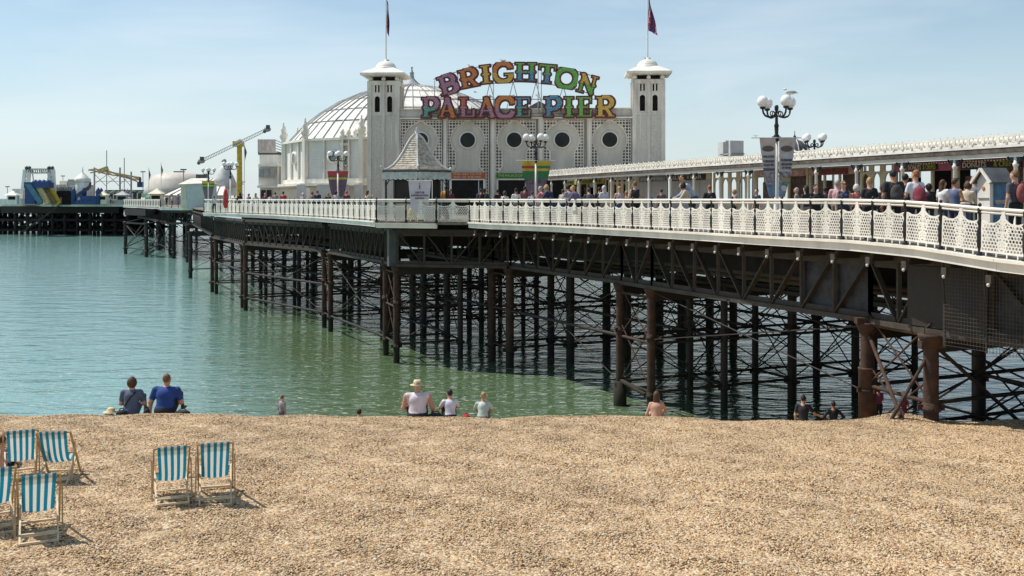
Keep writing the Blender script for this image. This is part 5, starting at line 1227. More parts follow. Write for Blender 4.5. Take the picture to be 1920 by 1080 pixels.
mb = MB(); MINT = mat('pale_mint_boarding', (.50, .56, .53), .6, .06, 2, siding=.25); mb.box((.55, 2.5, 1.5), (2.5, 5, 3.3), MINT); mb.box((-1.15, 2.5, 1.5), (1.0, 4.0, 3.2), CREAM)
mb.build('wall', t0, LOCAL)
mb = MB(); 
for i in range(5): mb.box((-1.52 + .18 * i, .46, 1.8), (.09, .06, 1.6), WHITE)
mb.build('louvres', t0, LOCAL)
mb = MB(); mb.add([(-1.8, -.2, 3.05), (1.95, -.2, 3.2), (1.2, 2.5, 3.9), (-.9, 2.5, 3.9), (-1.8, 5.2, 3.05), (1.95, 5.2, 3.2)], [(0, 1, 2, 3), (0, 3, 4), (1, 5, 2), (4, 3, 2, 5), (0, 4, 5, 1)], WHITE2); mb.build('roof', t0, LOCAL)
t0 = far('crane_ride', 'tall yellow mast fairground ride with one long tilted lattice arm', 'fairground ride', 449, 380, 12.5)
mb = MB(); a = 12.5; mb.tube(pv(449, 395, a), pv(449, 268, a), .48, YELLOW, r1=.38, n=12); mb.box(tuple(pv(447, 270, a)), (1.5, 1.0, .8), YELLOW); mb.lathe(tuple(pv(449, 268, a)), [(.5, 0), (.45, .4), (.1, .6)], GREY, n=10); mb.build('mast', t0)
mb = MB(); A0, A1 = pv(380, 302, a), pv(503, 243, a)
for o_ in (-.22, .22): mb.beam(A0 + Vector((0, -.6, o_)), A1 + Vector((0, -.6, o_)), .10, .10, WHITE)
for i in range(24):
    p = A0.lerp(A1, i / 24); q = A0.lerp(A1, (i + 1) / 24); mb.beam(p + Vector((0, -.6, -.22)), q + Vector((0, -.6, .22)), .06, .06, LGREY)
mb.build('arm', t0)
for v in (A0, A1):
    mb = MB(); mb.ball(v + Vector((0, -.6, 0)), .45, GREY, n=8, sc=(1.3, .8, .9)); mb.box(tuple(v + Vector((.2, -1.0, .35))), (.5, .5, .5), DGREY); mb.ball(v + Vector((-.4, -.6, -.3)), .3, DGREY, n=6); mb.build('gondola', t0)
# poles with small pennants near the hut
for x, y0, s_, lab in ((279, 314, 10.6, 'thin pole with a narrow dark pennant behind the green tube'), (302, 305, 11, 'tall thin pole with a pennant between the tube and the hut'), (458, 268, 14, 'thin flagpole with a rolled flag just right of the yellow mast')):
    t0 = far('flagpole', lab, 'flagpole', x, 384, s_, 'thin flagpoles on the pier'); mb = MB(); mb.tube(pv(x, 384, s_), pv(x, y0, s_), .05, WHITE, n=6); mb.build('pole', t0)
    mb = MB(); v = pv(x, y0 + 2, s_); mb.add([tuple(v), tuple(v + Vector((.35, 0, -1.1))), tuple(v + Vector((.1, .05, -2.2))), tuple(v + Vector((.02, .06, -1.0)))], [(0, 1, 2), (0, 2, 3), (0, 3, 1), (1, 3, 2)], simple('pennant_cloth', (.15, .08, .09))); mb.build('pennant', t0)
for x, y0, s_, lab in ((14, 350, 8.4, 'short bare mast at the far left end of the pier head'), (118, 330, 8.2, 'thin mast behind the lettered ride station'), (268, 322, 9.5, 'slim mast between coaster and low domed hall'), (344, 318, 12, 'slim mast standing before the glazed roofs')):
    t0 = far('lighting_mast', lab, 'mast', x, 384, s_, 'lighting masts on the far pier'); mb = MB(); mb.tube(pv(x, 384, s_), pv(x, y0, s_), .07, GREY, n=6); mb.build('pole', t0)
    mb = MB(); v = pv(x, y0, s_); mb.box(tuple(v), (.9, .25, .2), DGREY); mb.build('floodlight', t0)
for x, w, s_, c, lab in ((22, 2.2, 8.5, WHITE, 'small white peaked stall left of the gantry'), (192, 1.8, 8.5, CREAM, 'narrow cream ticket booth between blue castle and coaster'), (228, 2.4, 8.6, GREY, 'grey kiosk under the dark green roofs'), (292, 2.0, 11.2, CREAM, 'cream booth just right of the green tube')):
    t0 = far('stall', lab, 'stall', x, 384, s_, 'small booths on the far pier'); mb = MB(); mb.box((0, .6, 1.0), (w, 1.2, 2.0), c); mb.build('counter', t0, LOCAL); mb = MB(); mb.box((0, -.02, 1.35), (w * .7, .05, .7), DARK); mb.build('opening', t0, LOCAL)
    mb = MB(); mb.lathe((0, .6, 2.0), [(w * .85, 0), (w * .4, .45), (.05, .95)], c, n=4, rot=math.pi / 4, smooth=False); mb.build('roof', t0, LOCAL)
t0 = far('closed_parasol', 'closed red parasol standing behind the left railing', 'parasol', 423, 376, 24.5); mb = MB(); mb.lathe((0, 0, .4), [(.12, 0), (.20, .3), (.19, 1.0), (.12, 1.35), (.03, 1.5)], RED, n=12); mb.build('canopy', t0, LOCAL); mb = MB(); mb.tube((0, 0, 0), (0, 0, 2.0), .025, LGREY); mb.build('pole', t0, LOCAL)
# ================================================================ people (one continuous blended surface each)
def sn(V, o, h):
    """surface nets: scalar grid -> vertices, quads"""
    ins = V < 0; nx, ny, nz_ = V.shape
    cx = ins[:-1, :-1, :-1].astype(np.int8)
    cnt = sum(ins[a:nx - 1 + a, b:ny - 1 + b, c:nz_ - 1 + c].astype(np.int8) for a in (0, 1) for b in (0, 1) for c in (0, 1))
    act = (cnt > 0) & (cnt < 8); idx = -np.ones(act.shape, int); I, J, K = np.nonzero(act); idx[I, J, K] = np.arange(len(I))
    acc = np.zeros((len(I), 3)); num = np.zeros(len(I))
    for a0 in (0, 1):
        for b0 in (0, 1):
            for ax in range(3):
                c0 = [0, 0, 0]; oth = [q for q in range(3) if q != ax]; c0[oth[0]] = a0; c0[oth[1]] = b0; c1 = list(c0); c1[ax] = 1
                v0 = V[I + c0[0], J + c0[1], K + c0[2]]; v1 = V[I + c1[0], J + c1[1], K + c1[2]]; m = (v0 < 0) != (v1 < 0)
                t = np.where(m, v0 / np.where(m, v0 - v1, 1), 0); p = np.array(c0, float)[None, :] + np.zeros((len(I), 3)); p[:, ax] = t
                acc += p * m[:, None]; num += m
    vs = (np.stack([I, J, K], 1) + acc / num[:, None]) * h + o
    fs = []
    for ax in range(3):
        o1, o2 = [q for q in range(3) if q != ax]
        sl0 = [slice(None)] * 3; sl1 = [slice(None)] * 3; sl0[ax] = slice(0, -1); sl1[ax] = slice(1, None)
        ch = ins[tuple(sl0)] != ins[tuple(sl1)]; Q = np.array(np.nonzero(ch)).T
        Q = Q[(Q[:, o1] > 0) & (Q[:, o2] > 0) & (Q[:, o1] < V.shape[o1] - 1) & (Q[:, o2] < V.shape[o2] - 1)]
        def cell(d1, d2): q = Q.copy(); q[:, o1] -= d1; q[:, o2] -= d2; return idx[q[:, 0], q[:, 1], q[:, 2]]
        f = np.stack([cell(1, 1), cell(0, 1), cell(0, 0), cell(1, 0)], 1); s_ = ins[Q[:, 0], Q[:, 1], Q[:, 2]]
        if ax == 1: s_ = ~s_
        f[~s_] = f[~s_][:, ::-1]; fs.append(f)
    return vs, np.concatenate(fs)
def cone(X, a, b, r0, r1, fl=None):
    a = np.array(a, float); b = np.array(b, float); ba = b - a; pa = X - a; t = np.clip((pa @ ba) / max(1e-9, ba @ ba), 0, 1)
    d = pa - t[..., None] * ba
    if fl is not None: d = d / np.array(fl)
    return np.linalg.norm(d, axis=-1) - (r0 + (r1 - r0) * t)
def ell(X, c, r):
    r = np.array(r, float); q = (X - np.array(c)) / r; k0 = np.linalg.norm(q, axis=-1); k1 = np.linalg.norm(q / r, axis=-1); return k0 * (k0 - 1) / np.maximum(k1, 1e-6)
def blend(prims, X, k=.03):
    d = None; best = None; tagi = None
    for tg, v in prims:
        if d is None: d = v.copy(); best = v.copy(); tagi = np.full(v.shape, tg)
        else:
            hh = np.maximum(k - np.abs(d - v), 0) / k; d = np.minimum(d, v) - hh * hh * k * .25
            m = v < best; best = np.where(m, v, best); tagi = np.where(m, tg, tagi)
    return d, tagi
def mesh_prims(fn, lo, hi, h, k, mats_, name, parent, extra=None):
    lo = np.array(lo); hi = np.array(hi); n = np.ceil((hi - lo) / h).astype(int) + 1
    g = np.stack(np.meshgrid(*[lo[i] + h * np.arange(n[i]) for i in range(3)], indexing='ij'), -1)
    d, _ = blend(fn(g), g, k); vs, fs = sn(d, lo, h)
    _, tg = blend(fn(vs), vs, k); ft = tg[fs]; fm = np.where(ft[:, 0] == ft[:, 2], ft[:, 0], np.minimum(ft[:, 0], ft[:, 2])); 
    mb = MB(); 
    for m in mats_: mb.mi(m)
    mb.v = [tuple(v) for v in vs.tolist()]; mb.f = [tuple(f) for f in fs.tolist()]; mb.m = fm.tolist(); mb.smooth = [True] * len(fs)
    if extra: extra(mb)
    return mb.build(name, parent, LOCAL)
SKINS = {'light': mat('skin_light', (.56, .33, .23), .55, .06, 6), 'tan': mat('skin_tan', (.42, .22, .13), .55, .06, 6), 'dark': mat('skin_dark', (.12, .065, .04), .5, .06, 6), 'shade': mat('skin_red', (.55, .28, .19), .55, .06, 6)}
EYEM = simple('eye_dark', (.03, .02, .02), .3); LIP = simple('lip', (.40, .15, .12), .5)
CL = {}
def cloth(c):
    k = 'cloth_%02d_%02d_%02d' % tuple(int(v * 99) for v in c)
    return mat(k, c, .85, .12, 5, bump=.35, bscale=9)
HAIRC = {'brown': (.09, .045, .02), 'dark': (.022, .016, .012), 'blond': (.42, .28, .12), 'grey': (.42, .40, .37), 'ginger': (.32, .12, .04), 'black': (.012, .011, .011), 'lightbrown': (.20, .11, .05), 'white': (.62, .60, .56)}
def hairm(c): return mat('hair_' + c, HAIRC[c], .6, .25, 18, bump=.5, bscale=40)
def person(label, x, y, z, H=1.7, rz=0.0, pose='stand', top=(.1, .1, .1), bot=(.04, .05, .1), skin='light', hair='brown', style='short', sleeve='short', w=1.0, voxel=None, headrz=0.0, arms=None, group=None, lean=0.0, hatc=(.75, .62, .35), female=False):
    t0 = thing('person', label, 'person', (x, y, z), rz, group)
    s_ = H / 1.75; h = voxel or .024 * s_
    SK, TP, BT, SH, EY, LP_ = 0, 1, 2, 3, 4, 5
    sh = (.185 if not female else .165) * w; hipw = .095 * (1.08 if female else 1) * w
    if pose == 'sit':
        pz = .13; hip = np.array([0, 0, pz]); bend = .16 + lean
        neck = np.array([0, .02 + bend * .9, pz + .50]); 
        knees = [np.array([sx * .17, .42, .42]) for sx in (-1, 1)]; feet = [np.array([sx * .14, .72, .05]) for sx in (-1, 1)]
    elif pose == 'sitlow':
        pz = .12; hip = np.array([0, 0, pz]); bend = .10 + lean; neck = np.array([0, .02 + bend, pz + .51])
        knees = [np.array([sx * .14, .46, .15]) for sx in (-1, 1)]; feet = [np.array([sx * .16, .90, .05]) for sx in (-1, 1)]
    else:
        pz = .92; hip = np.array([0, 0, pz]); neck = np.array([0, .03 + lean, pz + .54 - abs(lean) * .3])
        st = {'walk': .22}.get(pose, .03)
        knees = [np.array([-.10, .05 + st * .6, .50]), np.array([.10, .03 - st * .3, .49])]; feet = [np.array([-.10, st, .04]), np.array([.11, -st - .02, .04 + (.03 if pose == 'walk' else 0)])]
    up = (neck - hip) / np.linalg.norm(neck - hip)
    chest = hip + (neck - hip) * .66; belly = hip + (neck - hip) * .3
    shl = [neck - up * .07 + np.array([sx * sh, 0, 0]) for sx in (-1, 1)]
    head = neck + up * .05 + np.array([0, .015 + lean * .2, .125])
    A = arms or {'stand': 'down', 'walk': 'down', 'lean': 'rail', 'sit': 'knees', 'sitlow': 'front'}.get(pose, 'down')
    arms_ = []
    for i, sx in enumerate((-1, 1)):
        S_ = shl[i]; a = A[i] if isinstance(A, (tuple, list)) else A
        if a == 'down': E = S_ + np.array([sx * .06, -.02, -.29]); Hn = E + np.array([0, .07, -.25])
        elif a == 'front': E = S_ + np.array([sx * .07, .05, -.27]); Hn = E + np.array([-sx * .12, .22, -.02])
        elif a == 'knees': E = S_ + np.array([sx * .10, .15, -.22]); Hn = knees[i] + np.array([0, -.02, .08])
        elif a == 'rail': E = S_ + np.array([sx * .07, .15, -.25]); Hn = np.array([sx * .12, E[1] + .24, (1.08 / s_)])
        elif a == 'up': E = S_ + np.array([sx * .16, .18, .02]); Hn = E + np.array([-sx * .04, .12, .24])
        elif a == 'out': E = S_ + np.array([sx * .17, .0, -.22]); Hn = E + np.array([sx * .17, .12, -.08])
        elif a == 'hip': E = S_ + np.array([sx * .20, -.06, -.22]); Hn = hip + np.array([sx * .15, -.02, .10])
        elif a == 'phone': E = S_ + np.array([sx * .10, .14, -.20]); Hn = E + np.array([-sx * .10, .14, .20])
        elif a == 'prop': E = S_ + np.array([sx * .10, -.03, -.26]); Hn = E + np.array([sx * .02, .02, -.24])
        d = Hn - E; Hn = E + d / np.linalg.norm(d) * min(np.linalg.norm(d), .27)
        arms_.append((S_, E, Hn))
    hr_ = R(headrz); fdir = np.array([math.sin(-hr_), math.cos(hr_), 0.0]); sdir = np.array([math.cos(hr_), math.sin(hr_), 0.0])
    def body(X):
        X = X / s_; L_ = []
        fl = (1.35 * w, .92, 1.0)
        L_.append((BT, ell(X, hip + np.array([0, -.005, 0]), (hipw + .085, .125 * w, .13))))
        L_.append((TP, cone(X, hip + up * .06, chest, .125 * w * (.92 if female else 1.0), .135 * w, (1.15, .88, 1))))
        L_.append((TP, ell(X, chest + np.array([0, 0, .0]), (.175 * w, .115 * w, .17))))
        L_.append((TP, cone(X, shl[0] + np.array([.03, 0, 0]), shl[1] - np.array([.03, 0, 0]), .062 * w, .062 * w)))
        L_.append((SK if sleeve != 'high' else TP, cone(X, neck - up * .05, head - np.array([0, 0, .06]), .066, .057)))
        if female and pose != 'sit':
            for sx in (-1, 1): L_.append((TP, ell(X, chest + np.array([sx * .075, .095, .0]), (.06, .055, .06))))
        for i in range(2):
            sx = (-1, 1)[i]; hp = hip + np.array([sx * hipw, 0, -.02])
            L_.append((BT, cone(X, hp, knees[i], .088 * w, .058 * w)))
            L_.append((BT if pose not in ('shorts',) and bot_long else SK, cone(X, knees[i], feet[i] + np.array([0, -.03, .05]), .056 * w, .036)))
            L_.append((SH, cone(X, feet[i] + np.array([0, -.04, .0]), feet[i] + np.array([0, .13, -.005]), .042, .034)))
            S_, E, Hn = arms_[i]
            um = SK if sleeve == 'none' else TP
            if sleeve == 'none': L_.append((SK, cone(X, S_, E, .050 * w, .038 * w))); 
            else:
                L_.append((TP, cone(X, S_, S_ + (E - S_) * (.62 if sleeve == 'short' else 1.0), .060 * w, .055 * w if sleeve == 'short' else .046 * w))); L_.append((SK if sleeve == 'short' else TP, cone(X, S_, E, .048 * w, .040 * w)))
            L_.append((TP if sleeve == 'long' else SK, cone(X, E, Hn, .040 * w, .027)))
            dn = (Hn - E) / max(1e-6, np.linalg.norm(Hn - E)); L_.append((SK, cone(X, Hn, Hn + dn * .06, .028, .030, (1, .8, 1))))
        L_.append((SK, ell(X, head, (.076, .094, .112)))); L_.append((SK, ell(X, head + fdir * .02 - np.array([0, 0, .055]), (.055, .066, .062))))
        L_.append((SK, cone(X, head + fdir * .09 + np.array([0, 0, .005]), head + fdir * .106 - np.array([0, 0, .025]), .010, .015)))
        for sx in (-1, 1): L_.append((SK, ell(X, head + sdir * sx * .078 - np.array([0, 0, .005]), (.013, .022, .030))))
        for sx in (-1, 1): L_.append((EY, ell(X, head + fdir * .084 + sdir * sx * .031 + np.array([0, 0, .015]), (.013, .012, .009))))
        L_.append((LP_, ell(X, head + fdir * .082 - np.array([0, 0, .055]), (.024, .012, .009))))
        return [(t, v * s_) for t, v in L_]
    bot_long = not (isinstance(bot, tuple) and len(bot) > 3)
    pts = np.array([hip, neck, head + np.array([0, 0, .14])] + knees + feet + [q for a in arms_ for q in a]) * s_
    lo = pts.min(0) - .20 * s_ * max(w, 1); hi = pts.max(0) + .20 * s_ * max(w, 1); lo[2] = -.03
    ms = [SKINS[skin], cloth(top), cloth(bot[:3]), simple('shoe_leather', (.05, .045, .04)), EYEM, LIP]
    def fingers(mb):
        for i in range(2):
            S_, E, Hn = arms_[i]; sx = (-1, 1)[i]; d = (Hn - E) / max(1e-6, np.linalg.norm(Hn - E)); q = np.array([1.0, 0, 0]) if abs(d[0]) < .8 else np.array([0, 1.0, 0])
            side = np.cross(d, q); side /= np.linalg.norm(side); nrm = np.cross(side, d); base_ = Hn + d * .075
            for j in range(4):
                off = nrm * ((j - 1.5) * .017); ln = (.060, .072, .066, .050)[j]
                p0 = base_ + off; p1 = p0 + d * ln * .5 + off * .1; p2 = p1 + d * ln * .42 - side * .022
                mb.tube(tuple(p0 * s_), tuple(p1 * s_), .0085 * s_, SKINS[skin], r1=.008 * s_, n=5); mb.tube(tuple(p1 * s_), tuple(p2 * s_), .008 * s_, SKINS[skin], r1=.006 * s_, n=5)
            p0 = Hn + d * .02 + nrm * sx * .026; p1 = p0 + d * .032 + nrm * sx * .026; p2 = p1 + d * .03 - side * .008
            mb.tube(tuple(p0 * s_), tuple(p1 * s_), .010 * s_, SKINS[skin], n=5); mb.tube(tuple(p1 * s_), tuple(p2 * s_), .0095 * s_, SKINS[skin], r1=.007 * s_, n=5)
    mesh_prims(body, lo, hi, h, .035 * s_, ms, 'body', t0, fingers)
    # hair / hats
    def hairf(X):
        X = X / s_; L_ = []
        back = -fdir * .022 + np.array([0, 0, .022]); r = (.086, .100, .108)
        cap_ = np.maximum(ell(X, head + back, r), -ell(X, head + fdir * .075 - np.array([0, 0, .045]), (.085, .075, .105)))
        cap_ = np.maximum(cap_, -(X[..., 2] - (head[2] - .075)))
        if style != 'none': L_.append((0, cap_))
        if style in ('long', 'verylong'):
            ln = .26 if style == 'long' else .42
            L_.append((0, cone(X, head - fdir * .055, head - fdir * .085 - np.array([0, 0, ln]) , .075, .065, (1.25, .75, 1))))
        if style == 'bob': L_.append((0, ell(X, head - fdir * .03 - np.array([0, 0, .02]), (.114, .108, .125))))
        if style == 'bun': L_.append((0, ell(X, head - fdir * .075 + np.array([0, 0, .085]), (.045, .045, .042))))
        if style == 'pony': L_.append((0, cone(X, head - fdir * .10 + np.array([0, 0, .03]), head - fdir * .14 - np.array([0, 0, .14]), .032, .022)))
        return [(t, v * s_) for t, v in L_]
    hd = head * s_
    if style not in ('none', 'bald'):
        mesh_prims(hairf, hd - np.array([.17, .20, .52]) * s_, hd + np.array([.17, .17, .2]) * s_, .016 * s_, .02 * s_, [hairm(hair)], 'hair', t0)
    if style in ('hat', 'cap') or hatc is None: pass
    return t0, head * s_, arms_, s_
def hat(t0, hd, s_, c, kind='brim'):
    mb = MB(); m = mat('straw_weave' if kind == 'brim' else 'cap_cloth_%d' % int(c[0] * 99), c, .8, .12, 12, bump=.4, bscale=50)
    if kind == 'brim':
        mb.lathe((hd[0], hd[1] - .01, hd[2] + .035), [(.10, -.01), (.185, -.025), (.19, -.018), (.10, .005), (.098, .06), (.085, .10), (.03, .095)], m, n=24); mb.lathe((hd[0], hd[1] - .01, hd[2] + .04), [(.101, 0), (.101, .03)], simple('hat_band', (.5, .42, .28)), n=24)
    else: mb.ball((hd[0], hd[1] - .012, hd[2] + .03), .098, m, n=14, sc=(.95, 1.05, .95)); mb.box((hd[0], hd[1] + .12, hd[2] + .03), (.13, .10, .012), m)
    mb.build('hat', t0, LOCAL)
def pack(label, t0, c, s_=1.0, z=1.20, name='backpack', dy=-.19, cat='backpack', tilt=0.0, sc=1.0):
    p = t0.location; rz = t0.rotation_euler[2]; o = Matrix.Rotation(rz, 4, 'Z') @ Vector((0, dy, 0))
    r = thing(name, label, cat, (p.x + o.x, p.y + o.y, p.z + z), rz + tilt)
    def f(X): return [(0, ell(X, (0, 0, 0), (.16 * sc, .10 * sc, .24 * sc))), (0, ell(X, (0, -.06 * sc, -.08 * sc), (.11 * sc, .07 * sc, .10 * sc)))]
    mesh_prims(f, (-.22, -.2, -.3), (.22, .16, .3), .03, .03, [cloth(c)], 'bag_body', r)
    mb = MB()
    for sx in (-1, 1): mb.path([(sx * .09 * sc, .05, .2 * sc), (sx * .11 * sc, .14, .27 * sc), (sx * .13 * sc, .21, .2 * sc)], .016, cloth((c[0] * .6, c[1] * .6, c[2] * .6)), n=5)
    mb.path([(-.04, 0, .23 * sc), (0, 0, .28 * sc), (.04, 0, .23 * sc)], .01, cloth(c), n=5); mb.build('straps', r, LOCAL)

BLK = (.025, .025, .03); NVY = (.03, .04, .09); WHT = (.72, .70, .70); RD = (.45, .06, .05); PNK = (.62, .36, .38); GRY = (.28, .28, .30); BEI = (.55, .46, .34); LBL = (.42, .50, .62); DGR = (.08, .085, .10); MRN = (.22, .04, .06); MNT = (.50, .60, .56); BRN = (.15, .08, .05)
JEAN = (.06, .09, .17); BLKT = (.02, .02, .025)
GP = 'visitors on the pier promenade'
